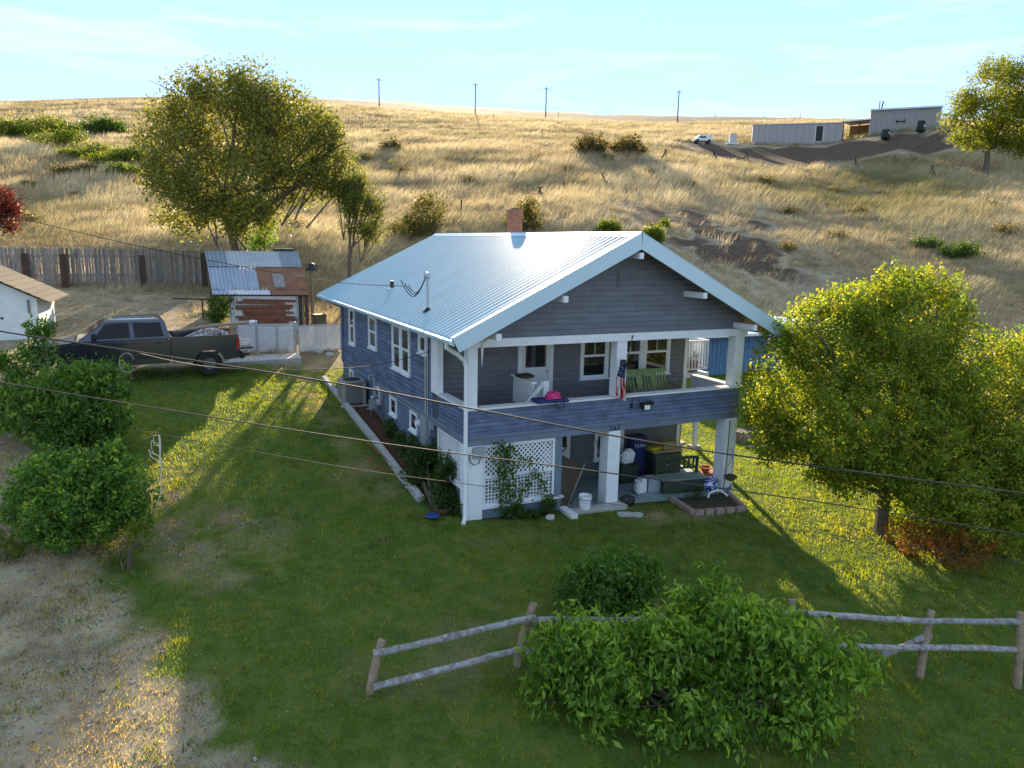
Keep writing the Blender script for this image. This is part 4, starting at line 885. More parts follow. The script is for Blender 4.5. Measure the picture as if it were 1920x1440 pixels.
# hoses and cord on the lawn
def groundline(name, label, cat, px, r, m, n=40, lift=.05):
    A_ = np.array([pg(u, v) for u, v in px]); tt = np.linspace(0, len(A_)-1, n); out = []
    for t in tt:
        i = min(int(t), len(A_)-2); f_ = t-i; q_ = A_[i]*(1-f_)+A_[i+1]*f_; out.append(Vector((q_[0], q_[1], T(q_[0], q_[1])+lift)))
    c_ = out[0].copy(); o = MB().tube([q_-c_ for q_ in out], r, 6).build(name, m, None, smooth=True, loc=c_); return tag(o, label, cat)
groundline('garden_hose', 'grey cord snaking over the lawn below the slab', 'hose', [(535,675),(520,692),(502,712),(486,732),(483,742),(492,747),(508,747),(520,750),(528,756)], .007, M_cable)
groundline('garden_hose', 'red hose looping over the concrete kerb', 'hose', [(682,830),(700,845),(738,880),(720,888),(695,878),(694,862),(710,858)], .014, mat('red_hose', (.25,.05,.035), .6), lift=.10)
p = pg(811, 972); o = MB().lathe([(.10,.0),(.16,.01),(.17,.03),(.15,.045),(.07,.04),(.02,.05)], (0,0,.045), 24).build('flying_disc', mat('blue_plastic', (.02,.06,.22), .35), None, smooth=True, loc=tuple(p)); tag(o, 'small blue plastic disc lying on the lawn by the corner post', 'disc')

# ---- on the hill
def hill(name, label, u0, u1, vt, vb, dep0, dep1, dp, mwall, mroof, tilt=0.0):
    a_ = V3(pd(u0, vb, dep0)); b2_ = V3(pd(u1, vb, dep1)); hh = dep0*(vb-vt)/FPX; b2_.z = a_.z if not tilt else b2_.z
    t = thing(name, label, 'building', tuple(a_)); d_ = (b2_-a_); bk = Vector((d_.y*-1, d_.x, 0)).normalized()*dp
    if bk.y < 0: bk = -bk
    def blk(nm, m_, s0, s1, z0, z1, o0=0.0, o1=1.0):
        q_ = [d_*s+bk*o for s, o in ((s0,o0),(s1,o0),(s1,o1),(s0,o1))]; mb = MB(); mb.add([p+Vector((0,0,z0)) for p in q_]+[p+Vector((0,0,z1)) for p in q_], [(0,3,2,1),(4,5,6,7),(0,1,5,4),(1,2,6,5),(2,3,7,6),(3,0,4,7)]); return mb.build(nm, m_, t)
    return t, blk, hh, d_, bk
M_tan = mat('tan_siding', (.36,.33,.33), .7, var=.06, stretch=(8,8,.2)); M_tan2 = mat('tan_siding_dark', (.30,.28,.27), .7, var=.06); M_trm = mat('tan_trim', (.55,.52,.48), .6)
t, blk, hh, d_, bk = hill('long_trailer', 'long low tan storage trailer on the hilltop, left of the tall shed', 1409, 1577, 236, 270, 131, 127, 3, None, None)
for k in range(14): blk('wall_panel', M_tan, k/14+.0008, (k+1)/14-.0008, -.6, hh, 0, 1)
blk('roof', M_trm, -.005, 1.005, hh, hh+.12, -.03, 1.03); dr = blk('door', M_dark, .715, .79, .35, hh-.45, -.02, .0); blk('window_frame', M_trm, .70, .715, .2, hh-.3, -.02, 0); blk('window_frame', M_trm, .79, .805, .2, hh-.3, -.02, 0)
t, blk, hh, d_, bk = hill('lean_to', 'open lean-to with brown back wall between trailer and tall shed', 1577, 1629, 230, 262, 127, 124, 4, None, None)
blk('back_wall', mat('rust_brown_wall', (.30,.15,.06), .8, var=.3, scale=1), 0, 1, -.5, hh-.3, .9, 1); blk('roof', M_gsheet2, -.02, 1.02, hh-.1, hh+.08, -.1, 1.02); blk('post', M_woodd, .02, .05, -.5, hh-.1, 0, .05); blk('post', M_woodd, .6, .63, -.5, hh-.1, 0, .05); blk('low_wall', mat('rust_brown_wall', (.30,.15,.06), .8), 0, 1, -.5, .8, .55, .6)
t, blk, hh, d_, bk = hill('metal_shed', 'tall tan metal shed on the hilltop beside the leaning trees', 1629, 1757, 210, 256, 124, 120, 7, None, None)
for k in range(12): blk('wall_panel', M_tan2, k/12+.0008, (k+1)/12-.0008, -1, hh, 0, 1)
blk('corner_trim', M_trm, -.008, .0, -1, hh, -.01, 1); blk('corner_trim', M_trm, 1.0, 1.025, -1, hh+.3, -.01, .02); blk('roof', M_gsheet2, -.02, 1.03, hh, hh+.25, -.05, 1.03)
ww = blk('wall_ornament', M_dark, .39, .50, hh*.52, hh*.56, -.02, -.005); blk('wall_ornament_end', M_dark, .38, .395, hh*.47, hh*.61, -.02, -.005); blk('wall_ornament_end', M_dark, .497, .512, hh*.47, hh*.61, -.02, -.005)
for k, (u, v, s_) in enumerate(((1661,248,1.0),(1726,246,1.2))):
    p = pd(u, v, 117.5); c_ = thing('utility_cart', ['small dark utility cart against the tall shed, nearer the lean-to','small dark utility cart against the tall shed, nearer the trees'][k], 'cart', (p[0],p[1],T(p[0],p[1])+.25), .45, 'carts by the tall shed')
    MB().box(-.75*s_,.75*s_,-.5,.5,.35,.75).build('body', M_dark, c_); MB().box(-.5*s_,.5*s_,-.45,.45,1.35*s_,1.45*s_).build('roof', M_dark, c_); MB().box(-.3*s_,.3*s_,-.52,-.45,.8,1.1).build('seat', M_white, c_)
    for x in (-.48,.48): MB().box(x*s_-.04,x*s_+.04,-.45,.45,.75,1.35*s_).build('frame', M_dark, c_); MB().tube([(x*s_,-.5,.3),(x*s_,.5,.3)], .3, 12).build('wheel', M_black, c_)
# pole rack beside the tall shed
p = pd(1650, 212, 126); pr = thing('antenna_mast', 'dark slanting pipes rising above the tall shed roof', 'mast', (p[0],p[1],T(p[0],p[1])))
hz_ = p[2]-T(p[0],p[1]); MB().tube([(0,0,0),(.1,0,hz_),(.55,0,hz_+2.0)], .11, 6).build('pipe', M_dark, pr); MB().tube([(-.35,0,0),(-.3,0,hz_+1.9)], .07, 6).build('pipe', M_dark, pr)
# parked white truck and tank on the hill
p = pd(1317, 271, 133); vt = thing('white_van', 'white parked van on the hilltop, left of the long trailer', 'van', (p[0],p[1],T(p[0],p[1])), -.45)
MB().prism([(-1.7,.35),(1.6,.35),(1.6,1.35),(-.9,1.35),(-1.3,.85),(-1.7,.75)], 'y', -.8, .8).build('body', M_white, vt, bevel=.08); MB().box(-.75,.4,-.82,.82,.85,1.2).build('window', M_glass, vt)
for x in (-1.1,1.0): MB().tube([(x,-.84,.3),(x,.84,.3)], .33, 12).build('wheel', M_black, vt)
p = pd(1373, 271, 131); tk = thing('white_tank', 'upright white tank box on a pallet left of the long trailer', 'tank', (p[0],p[1],T(p[0],p[1])-.1), -.45)
MB().box(-.6,.6,-.5,.5,.25,1.9).build('tank', M_trm, tk, bevel=.08); MB().box(-1.1,1.1,-.6,.6,0,.28).build('pallet', M_whited, tk)
# utility poles on the skyline
for k, (u, vb, hh_, lab) in enumerate(((711,197,8.5,'thin distant utility pole leftmost on the skyline'),(891,210,9,'distant utility pole on the skyline, second from the left'),(1023,221,9,'distant utility pole on the skyline above the chimney'),(1270,228,9.5,'tallest distant utility pole on the skyline, right of the chimney'))):
    p = pd(u, vb, 218); z_ = T(p[0], p[1]); up = thing('utility_pole', lab, 'utility pole', (p[0],p[1],z_), 0, 'utility poles on the skyline'); MB().tube([(0,0,-1),(0,0,hh_)], [.19,.13], 8).build('pole', M_woodd, up); MB().bar((-.9,.3,hh_-.5),(.9,-.3,hh_-.5), .12, .14).build('crossarm', M_woodd, up)
# fence jacks and posts on the hillside
for k, (u, v, s_, lab) in enumerate(((1130,346,1.0,'dark wooden fence jack on the slope above the chimney'),(1603,320,1.0,'dark wooden fence jack below the tall shed'),(1338,305,1.1,'dark wooden fence jack below the white tank'),(1746,332,1.0,'dark wooden fence jack below the top right tree'),(1012,370,.9,'hazy wooden fence jack on the slope left of the chimney bush'),(1398,303,.9,'broken wooden fence jack below the long trailer'),(1246,302,1.0,'dark wooden fence jack right of the two hill bushes'))):
    p = pg(u, v); hk = depth_of(p)*22/FPX*s_; j = thing('fence_jack', lab, 'fence jack', tuple(p), .4+.5*k, 'fence jacks on the hill')
    for x in (-.42,.42): MB().tube([(x*hk,-.1,-.1),(-x*hk*.35,.1,hk)], .06, 6).build('leg', M_woodd, j)
    MB().tube([(0,-.5*hk,0),(0,.1,hk*.85)], .055, 6).build('brace', M_woodd, j); MB().tube([(-.35*hk,0,hk*.4),(.7*hk,0,hk*.3)], .045, 6).build('rail', M_woodd, j)
HPL = ['leaning fence post on the slope left of the upper fence jack', 'short fence post just right of the fence jack above the chimney', 'fence post on the slope below and right of that fence jack', 'thin post standing right of the hazy roof ridge bushes', 'small post at the left end of the hill road', 'fence post at the right edge of the grassy slope', 'dark post in the grass below the two brown hill bushes', 'tiny post on the skyline left of the second utility pole', 'tiny post on the skyline near the third utility pole', 'tiny skyline post above the left end of the long trailer', 'tiny skyline post above the door of the long trailer', 'tiny skyline post above the white tank']
for k, (u, v) in enumerate(((1057,356),(1186,343),(1192,368),(865,392),(1016,260),(1850,335),(1244,330),(926,226),(1047,222),(1432,222),(1500,223),(1340,224))):
    p = pg(u, v); hk = min(1.9, depth_of(p)*17/FPX); o = MB().tube([(0,0,-.2),(random.uniform(-.15,.15),0,hk)], .06, 6).build('fence_post', M_woodd, None, loc=tuple(p)); tag(o, HPL[k], 'post', 'single fence posts on the hillside')
# old wire frame in the grass at the left
p = pg(84, 312); fr = thing('pipe_frame', 'rusty bent pipe frame standing in dry grass upper left', 'frame', tuple(p)); hk = depth_of(p)*16/FPX; MB().tube([(0,0,-.1),(0,0,hk),(hk*1.6,-.5,hk*.95)], .035, 6).build('pipe', M_rust, fr)
for k, (u, v) in enumerate(((102,350),(230,318),(168,340))):
    p = pg(u, v); o = MB().tube([(0,0,-.1),(.05,0,depth_of(p)*22/FPX)], .05, 6).build('fence_post', M_woodd, None, loc=tuple(p)); tag(o, ['thin dark stake left of the others in the grass behind the picket fence', 'thin dark stake nearest the big tree in the tall grass', 'middle thin stake among the brown weeds behind the fence'][k], 'post', 'stakes behind the picket fence')
p = pg(372,600); ga = thing('metal_gate', 'low dark pipe rail standing in the dry yard left of the shed', 'rail', tuple(p)); MB().tube([(-1.0,.5,.95),(1.0,-.5,.95)], .03).build('rail', M_dark, ga); MB().tube([(.2,-.1,0),(.2,-.1,.95)], .03).build('post', M_dark, ga)
# blue building behind the right of the house
bb = thing('blue_garage', 'blue board walled garage seen through the porch on the right', 'garage', (16.3, 12.0, .35), 0)
MB().box(0,9,0,6,-1.2,1.9).build('wall', mat('blue_board', (.10,.19,.34), .7, var=.3, scale=2.5, stretch=(5,5,.5)), bb)
for k in range(36): MB().box(k*.25+.01,k*.25+.235,-.028,0,-1.2,1.9).build('wall_board', mat('blue_board', (.10,.19,.34), .7), bb)
MB().prism([(-.5,1.88),(-.5,1.98),(3.0,2.25),(6.5,1.98),(6.5,1.88)], 'x', -.4, 9.4).build('roof', M_trimm, bb); MB().box(-.4,9.4,-.62,-.5,1.85,1.98).build('gutter', M_white, bb)

# ================================================================ VEGETATION
M_bark = mat('bark', (.10,.075,.055), .95, col2=(.19,.15,.12), scale=6, bump=.7, bscale=20, stretch=(2,2,.5))
M_leaf = leafmat('leaf', .48); M_leafy = leafmat('leaf_bright', .55, tint=(1.35,1.25,.4)); M_grassm = leafmat('dry_blade', .42, .7, (1.0,.95,.80)); M_lawnm = leafmat('lawn_blade', .62, .6, (2.3,1.9,.40))
def leaves(centers, normals, size, cols, aspect=.5, droop=0.0, rng=RNG):
    n = len(centers); a = rng.normal(size=(n,3)); a[:,2] -= droop; a /= np.linalg.norm(a, axis=1)[:,None]
    nn = normals+rng.normal(size=(n,3))*.75; nn -= (nn*a).sum(1)[:,None]*a; nn /= np.linalg.norm(nn, axis=1)[:,None]+1e-9
    b = np.cross(nn, a); s = size*rng.uniform(.5,1.4,n)[:,None]
    base = centers; tip = centers+a*s; mid = centers+a*s*.5; fold = nn*s*.10; wv = b*s*aspect*.5
    V = np.stack([base, mid+wv+fold, tip-nn*s*.08*(1 if droop else 0), mid-wv+fold], 1).reshape(-1,3)
    F = np.arange(4*n).reshape(n,4); return V, F, np.repeat(cols, 4, axis=0)
def palette(pal, t):
    pal = np.array(pal); x = np.clip(t, 0, .9999)*(len(pal)-1); i = x.astype(int); f = (x-i)[:,None]; return pal[i]*(1-f)+pal[i+1]*f
def tree(name, label, cat, base, lobes, trunk_r, pal, leaf, nclump, per, sigma=None, group=None, droop=0.0, aspect=.5, accent=None, acc_p=0.0, lm=None, stems=1, bare=0, shell=.5, twig=True, bright_mat=None):
    base = V3(base); t = thing(name, label, cat, tuple(base), 0, group)
    lob = [(V3(c)-base, *r_) for c, *r_ in lobes]; rng = RNG; VV = []; vol = np.array([rx*ry*rz for _, rx, ry, rz in lob])**(2/3); vol /= vol.sum(); cents = []; nrm = []; cl = []
    for (c, rx, ry, rz), f in zip(lob, vol):
        k = max(4, int(nclump*f)); rad = np.array([rx,ry,rz]); m_ = max(5, min(14, k//9)); sd_ = rng.normal(size=(m_,3)); sd_ /= np.linalg.norm(sd_, axis=1)[:,None]
        sc = np.array(c)+sd_*rad*(.55+.3*rng.random(m_))[:,None]; sr_ = (.30+.22*rng.random(m_))
        pk = rng.integers(0, m_, k); d = rng.normal(size=(k,3)); d /= np.linalg.norm(d, axis=1)[:,None]; r_ = shell+(1.04-shell)*rng.random(k)**.6
        inn = rng.random(k) < .22; ctr = np.where(inn[:,None], np.array(c), sc[pk]); rr_ = np.where(inn, .85, sr_[pk]*1.0)
        cents.append(ctr+d*(r_*rr_)[:,None]*rad); nn_ = cents[-1]-np.array(c); nrm.append(.5*d+.5*nn_/(np.linalg.norm(nn_, axis=1)[:,None]+1e-6)); scol = rng.random(m_); cl.append(.5*scol[pk]+.5*rng.random(k))
    cents = np.concatenate(cents); nrm = np.concatenate(nrm); cl = np.concatenate(cl)
    keep = cents[:,2]+base.z > Tv(cents[:,0]+base.x, cents[:,1]+base.y)+.03; cents = cents[keep]; nrm = nrm[keep]; cl = cl[keep]
    k = len(cents); sg = sigma or leaf*2.2; idx = np.repeat(np.arange(k), per); n = len(idx)
    # shoots: leaves strung along an outward, upward twig in every clump
    dirn = nrm+np.array([0,0,.5])+rng.normal(size=(k,3))*.4; dirn /= np.linalg.norm(dirn, axis=1)[:,None]; s_ = rng.random(n)-.35
    pos = cents[idx]+dirn[idx]*s_[:,None]*sg*2.4+rng.normal(size=(n,3))*sg*.55
    hgt = (cents[:,2]-cents[:,2].min())/(np.ptp(cents[:,2])+1e-6)
    tcol = .55*cl[idx]+.45*rng.random(n); cols = palette(pal, tcol)*rng.uniform(.8,1.2,n)[:,None]
    if accent is not None:
        am = (rng.random(k) < acc_p)[idx] & (s_ > .2); cols[am] = np.array(accent)*rng.uniform(.7,1.2,am.sum())[:,None]
    V, F, CC = leaves(pos, nrm[idx]*.6+np.array([0,0,.5]), leaf, cols, aspect, droop)
    npmesh('crown', V, F, CC, lm or M_leaf, t)
    mb = MB()
    cz = np.mean([c.z for c, *_ in lob])
    for s in range(stems):
        off = Vector((random.uniform(-1,1), random.uniform(-1,1), 0))*trunk_r*(1.8 if stems > 1 else 0)
        top = Vector((lob[0][0].x*.35, lob[0][0].y*.35, max(.4, cz*.75))) if stems == 1 else Vector(lob[s % len(lob)][0])*.9
        mb.tube([off-Vector((0,0,.3)), off+top*.33+Vector((random.uniform(-.3,.3)*trunk_r*2, 0, 0)), off+top*.66, off*.3+top], [trunk_r*1.25, trunk_r, trunk_r*.8, trunk_r*.55], 8)
    for c, rx, ry, rz in lob:
        st = (Vector((lob[0][0].x*.35, lob[0][0].y*.35, max(.4, cz*.75)))*random.uniform(.5,1.0)) if stems == 1 else Vector((0,0,.1))
        m_ = st.lerp(c, .5)+Vector((0,0,-.1*rz)); mb.tube([st, m_, c], [trunk_r*.5, trunk_r*.32, trunk_r*.14], 6, cap=False)
        for q in range(7 if twig else 2):
            d_ = Vector((random.uniform(-1,1)*rx, random.uniform(-1,1)*ry, random.uniform(-.4,1)*rz))*.85; mb.tube([m_.lerp(c, random.random()), c+d_*.5, c+d_], [trunk_r*.16, trunk_r*.1, trunk_r*.04], 5, cap=False)
    for q in range(bare):
        c, rx, ry, rz = lob[q % len(lob)]; d_ = Vector((random.uniform(-1,1)*rx, random.uniform(-1,1)*ry, random.uniform(-.2,1)*rz))*1.35; mb.tube([c*.6, c+d_*.5, c+d_], [trunk_r*.22, trunk_r*.12, trunk_r*.04], 5, cap=False)
    mb.build('trunk', M_bark, t, smooth=True); return t
def PL(dep, *ls):        # lobes given as pixel centre, pixel radii, depth offset
    out = []
    for u, v, a, b_, *o in ls:
        d_ = dep+(o[0] if o else 0); rx = a*d_/FPX; rz = b_*d_/FPX; out.append((pd(u, v, d_), rx, (rx+rz)/2*.95, rz))
    return out
G_yel = [(.045,.075,.010),(.095,.140,.015),(.165,.195,.020),(.24,.235,.026)]
G_mid = [(.034,.070,.013),(.060,.110,.018),(.095,.155,.028)]
G_bri = [(.05,.11,.015),(.10,.20,.027),(.16,.28,.042),(.21,.33,.06)]
G_olv = [(.050,.052,.014),(.085,.082,.020),(.125,.112,.028),(.165,.140,.038)]
# the broad tree at the right
rb = pg(1652, 1000); D_ = depth_of(rb)
tree('broad_tree', 'broad rounded tree with yellow green sunlit top right of the house', 'tree', rb,
     PL(D_+.2, (1690,620,150,115,.4),(1560,660,125,110,.3),(1500,770,105,115,.5),(1640,790,160,140,-.5),(1800,715,140,115,.6),(1890,800,120,140,.2),(1780,890,150,110,-.7),(1600,865,100,50,.1),(1900,930,120,100,-.4),(1690,555,85,55,.5),(1475,650,62,62,.8),(1960,710,100,105,.8),(1445,815,55,55,.6),(1760,590,70,60,.6),(1600,580,60,50,.6),(1570,895,70,28,.2),(1740,955,100,50,.3),(1850,1010,100,50,0),(1490,835,60,40,.6),(1880,890,110,90,-.6),(1690,700,150,120,.2),(1780,1000,80,40,.1),(1720,880,120,75,-1.0),(1840,950,110,80,-.9),(1660,850,90,60,-.9),(1930,1020,80,60,0)),
     .15, [(.045,.088,.013),(.10,.165,.021),(.19,.245,.031),(.31,.31,.04)], .09, 10500, 16, .12, accent=(.30,.27,.035), acc_p=.30, lm=M_leafy, aspect=.62, shell=.45)  # yellow new-growth accent leaves also paint in the sunlit glow of the crown
# orange lit shrub under it
b_ = pg(1790, 1060); tree('low_shrub', 'low orange leaved shrub catching the sun under the broad tree', 'shrub', b_, PL(depth_of(b_), (1740,1010,60,38),(1810,1030,70,38,-.2),(1690,1000,40,30)), .03, [(.16,.075,.02),(.30,.13,.03),(.24,.16,.04)], .06, 420, 14, .07, stems=4, twig=False)
# big tree behind the shed
bt = pd(458, 470, 38.6); bt[2] = T(bt[0], bt[1])
tree('big_tree', 'tall olive green tree with wide airy crown behind the tin shed', 'tree', bt,
     PL(38.6, (340,300,78,80),(450,240,110,80,.5),(420,345,120,75,-1),(540,300,85,80,.5),(572,332,56,38,0),(372,400,75,45,-.6),(462,408,70,42,-1),(305,245,46,52,.5),(520,205,80,55),(450,172,90,50,.4),(370,190,70,50,.5),(612,320,38,52,.5),(300,330,38,38,.3),(630,280,34,40,.6),(600,250,40,40,.6),(650,340,30,40,.5)),
     .24, [(.080,.098,.022),(.14,.155,.034),(.22,.225,.05),(.30,.28,.065)], .165, 3700, 17, .30, bare=22, shell=.25, aspect=.6)
b_ = pd(490, 468, 41.5); b_[2] = T(b_[0], b_[1]); tree('sapling', 'bright green young shrub below the big tree behind the shed', 'shrub', b_, PL(41.5, (488,442,26,30),(500,425,18,22),(476,455,18,18)), .05, G_bri, .13, 170, 14, .17, stems=2, twig=False)
b_ = pd(650, 510, 38.0); b_[2] = T(b_[0], b_[1]); tree('small_tree', 'small half bare tree standing left of the roof behind the house', 'tree', b_,
     PL(38, (672,385,28,30),(640,364,26,24,.6),(655,345,22,18,.6),(692,432,42,20),(704,388,30,26),(672,352,28,24)), .11, [(.06,.075,.015),(.12,.14,.025),(.19,.2,.04)], .13, 620, 14, .2, bare=34, shell=.2)
# red shrub at the left edge
b_ = pd(-6, 470, 43); b_[2] = T(b_[0], b_[1]); tree('red_shrub', 'dark red leaved shrub at the left edge above the picket fence', 'shrub', b_, PL(43, (0,380,34,28),(18,398,24,20),(-30,390,40,34),(5,420,22,22)), .1, [(.05,.008,.010),(.11,.018,.018),(.08,.03,.02)], .15, 420, 13, .2)
# top right tree on the hill
b_ = pd(1855, 284, 96); b_[2] = T(b_[0], b_[1]); tree('hill_tree', 'sunlit yellow green tree in the upper right corner on the hill', 'tree', b_,
     PL(96, (1850,205,62,38),(1905,235,55,42),(1812,190,44,22),(1865,250,60,22),(1945,205,60,60),(1870,150,60,42),(1920,160,60,50),(1800,262,24,10),(1840,268,50,16),(1910,272,60,20),(1800,225,30,30)), .35, [(.07,.095,.012),(.14,.17,.02),(.21,.21,.03)], .34, 1900, 14, .5, lm=M_leafy, twig=False)
# left shrubs
b_ = pg(128, 842); d0 = depth_of(b_); tree('walnut_shrub', 'large leafy shrub with drooping compound leaves in front of the pickup', 'shrub', b_,
     PL(d0, (130,725,80,44,0),(70,745,75,50,.2),(170,770,70,46,-.3),(110,790,85,46,-.3),(30,690,40,28,.3),(195,705,44,30,-.1),(78,628,22,24,.2),(70,660,24,24,.2),(228,722,22,18,-.2),(150,820,70,28,-.3),(20,760,40,50,.3),(215,790,28,30,-.3)), .05, [(.036,.092,.014),(.068,.15,.023),(.12,.225,.04),(.17,.27,.05)], .135, 1200, 15, .13, droop=.9, aspect=.42, stems=4, accent=(.22,.33,.05), acc_p=.3)
b_ = pg(150, 1022); d0 = depth_of(b_); tree('lilac_shrub', 'rounded green shrub below the walnut shrub at the lower left', 'shrub', b_,
     PL(d0, (150,900,95,60,.1),(80,920,60,60,.2),(220,920,58,62,0),(150,960,110,55,-.3),(110,870,46,36,.2),(190,865,50,34,.2),(60,960,45,48,.1),(245,960,36,42,0),(150,1000,90,24,-.2)), .05, [(.034,.095,.016),(.066,.16,.026),(.115,.235,.04),(.17,.30,.055)], .085, 1500, 15, .09, aspect=.6, stems=5, accent=(.27,.37,.05), acc_p=.38)  # yellow green accent leaves paint in sunlight on the outer shoots
b_ = pg(235, 1068); tree('weed_clump', 'thin yellow green weeds at the lower right foot of the rounded shrub', 'plant', b_, PL(depth_of(b_), (245,1010,35,32),(225,1050,30,25),(265,1000,22,20)), .02, G_yel, .05, 130, 9, .06, stems=3, twig=False)
b_ = pg(20, 1050); tree('weed_clump', 'small yellow green weed clump at the lower left edge', 'plant', b_, PL(depth_of(b_), (18,1030,26,22),(-10,1020,30,28)), .02, G_yel, .06, 90, 11, .06, stems=3, twig=False)
# foreground bushes over the rail fence
tree('vine_bush', 'bright leafy bush in the foreground covering the rail fence gap', 'shrub', pg(1290, 1330),
     PL(11.4, (1100,1215,95,62,.1),(1040,1240,60,55,0),(1190,1230,90,72,-.2),(1260,1210,70,70,.3),(1350,1190,95,72,.2),(1430,1200,85,80,-.1),(1330,1120,70,36,.8),(1500,1240,80,62,-.3),(1590,1235,60,46,-.2),(1250,1300,170,80,-.4),(1450,1320,150,80,-.5),(1080,1320,100,70,-.3)), .04, [(.03,.075,.02),(.075,.15,.025),(.15,.27,.04),(.25,.38,.06),(.35,.46,.09)], .14, 1500, 13, .14, droop=1.3, aspect=.38, stems=9, bare=46, accent=(.28,.42,.08), acc_p=.35, lm=M_leafy)
b_ = pg(1150, 1150); tree('vine_bush', 'small darker bush just behind the foreground bushes on the lawn', 'shrub', b_, PL(depth_of(b_)-.1, (1150,1065,60,34),(1090,1095,48,40),(1200,1085,48,45),(1150,1105,80,42,-.2)), .035, [(.05,.115,.02),(.10,.20,.035),(.19,.32,.055)], .12, 520, 13, .10, droop=1.2, aspect=.36, stems=5, accent=(.16,.3,.05), acc_p=.25)
# peony bed by the corner, hosta, small plants, shed ivy
b_ = pg(815, 965); tree('corner_shrub', 'dense green perennial shrub between kerb and front left corner', 'shrub', b_, PL(depth_of(b_)+.6, (800,855,42,30,1.0),(840,900,32,40,.2),(790,900,40,32,.8),(825,940,40,32,-.1),(770,850,26,22,1.6),(850,950,20,26,-.3),(756,826,20,18,2.6),(738,808,16,14,3.8)), .03, [(.028,.058,.014),(.05,.095,.02),(.085,.13,.028)], .085, 900, 13, .08, stems=6, twig=False, aspect=.55)
b_ = pg(737, 818); tree('low_plant', 'low dark leafy plant in the mulch against the side wall', 'plant', b_, PL(depth_of(b_), (735,800,16,14),(748,806,10,10)), .02, G_mid, .09, 80, 11, .07, stems=3, twig=False)
for (u, v, a_, h_, lab) in ((965,972,22,16,'small green plant at the foot of the lattice vine'),(1028,968,16,22,'small green plant at the right foot of the lattice'),(995,975,16,9,'low weeds growing along the blue wall below the lattice'),(1000,1000,0,0,'')):
    if not a_: continue
    b_ = pg(u, v); tree('low_plant', lab, 'plant', b_, PL(depth_of(b_)+.1, (u,v-h_*.7,a_,h_)), .015, G_mid, .06, 70, 12, .06, stems=3, twig=False)
b_ = V3(pd(408, 600, depth_of(FL)+.3)); b_.z = T(b_.x, b_.y); tree('shed_shrub', 'round dark green shrub at the left corner of the tin shed', 'shrub', b_, PL(depth_of(FL)+.3, (408,575,20,26),(402,590,16,14)), .05, G_mid, .11, 170, 13, .13, stems=3, twig=False)
# vine on the lattice
vn = thing('lattice_vine', 'green climbing vine growing up the white front lattice', 'vine', (1.0, -.1, 0)); pts = []; mbv = MB()
for (pl_, wd) in (([(962,965),(955,930),(948,890),(944,860),(952,845),(930,828)], 16), ([(965,950),(985,900),(1000,880),(1012,900),(1018,940)], 7), ([(945,880),(980,858),(1000,868)], 5), ([(1025,965),(1015,945),(1030,925)], 5), ([(952,850),(935,842),(920,862)],4), ([(940,960),(935,900),(938,850)], 9)):
    P3 = [pyp(u, v, -.03) for u, v in pl_]; mbv.tube([V3(p)-Vector(vn.location) for p in P3], .009, 5)
    for a_, c_ in zip(P3, P3[1:]):
        n_ = int(np.linalg.norm(c_-a_)*wd*17); tt = RNG.random(n_)[:,None]; pts.append(a_+(c_-a_)*tt+RNG.normal(size=(n_,3))*np.array([wd*.0085,.035,.05]))
pts = np.concatenate(pts)-np.array(vn.location); pts[:,1] = -np.abs(pts[:,1]); V_, F_, C_ = leaves(pts, np.tile([0,-1,.3],(len(pts),1)), .075, palette([(.03,.075,.012),(.06,.13,.02),(.12,.19,.03)], RNG.random(len(pts))), .7); npmesh('foliage', V_, F_, C_, M_leaf, vn); mbv.build('stem', M_bark, vn)
# hillside shrubs
def bush(lab, u, v, a_, h_, pal, name='hill_bush', grp='bushes on the hillside', nc=None, lf=None):
    b_ = pg(u, v+h_*.85); d_ = depth_of(b_); tree(name, lab, 'bush', b_, PL(d_, (u-a_*.3,v+h_*.1,a_*.7,h_*.85),(u+a_*.35,v,a_*.62,h_),(u,v+h_*.4,a_,h_*.6)), .06, pal, lf or max(.14, d_*.0034), nc or 260, 11, max(.18, d_*.0042), group=grp, stems=3, twig=False)
G_brn = [(.06,.05,.02),(.10,.08,.03),(.14,.115,.04)]
bush('round brown green bush left of its twin below the hill road', 1108, 275, 34, 17, G_brn); bush('larger round brown bush below the hill road', 1176, 274, 40, 21, G_brn)
bush('round bush right behind the brick chimney', 985, 402, 38, 30, G_olv); bush('hazy bush standing left of the chimney behind the roof', 800, 400, 34, 40, G_olv); bush('low bush behind the left end of the roof ridge', 775, 425, 46, 28, G_olv)
bush('small green bush above the middle of the roof ridge', 1140, 428, 20, 13, G_yel); bush('small green bush right of the roof peak', 1222, 440, 18, 14, G_yel); bush('yellow green sprig on the slope above the roof peak', 1246, 418, 8, 8, G_yel, nc=60)
bush('small hazy bush high on the slope right of the big tree', 735, 275, 16, 9, G_brn, nc=120)
bush('dark green grassy bush below the top right tree', 1800, 470, 44, 14, G_mid, nc=200); bush('second green bush on the right slope', 1740, 455, 30, 10, G_mid, nc=120)
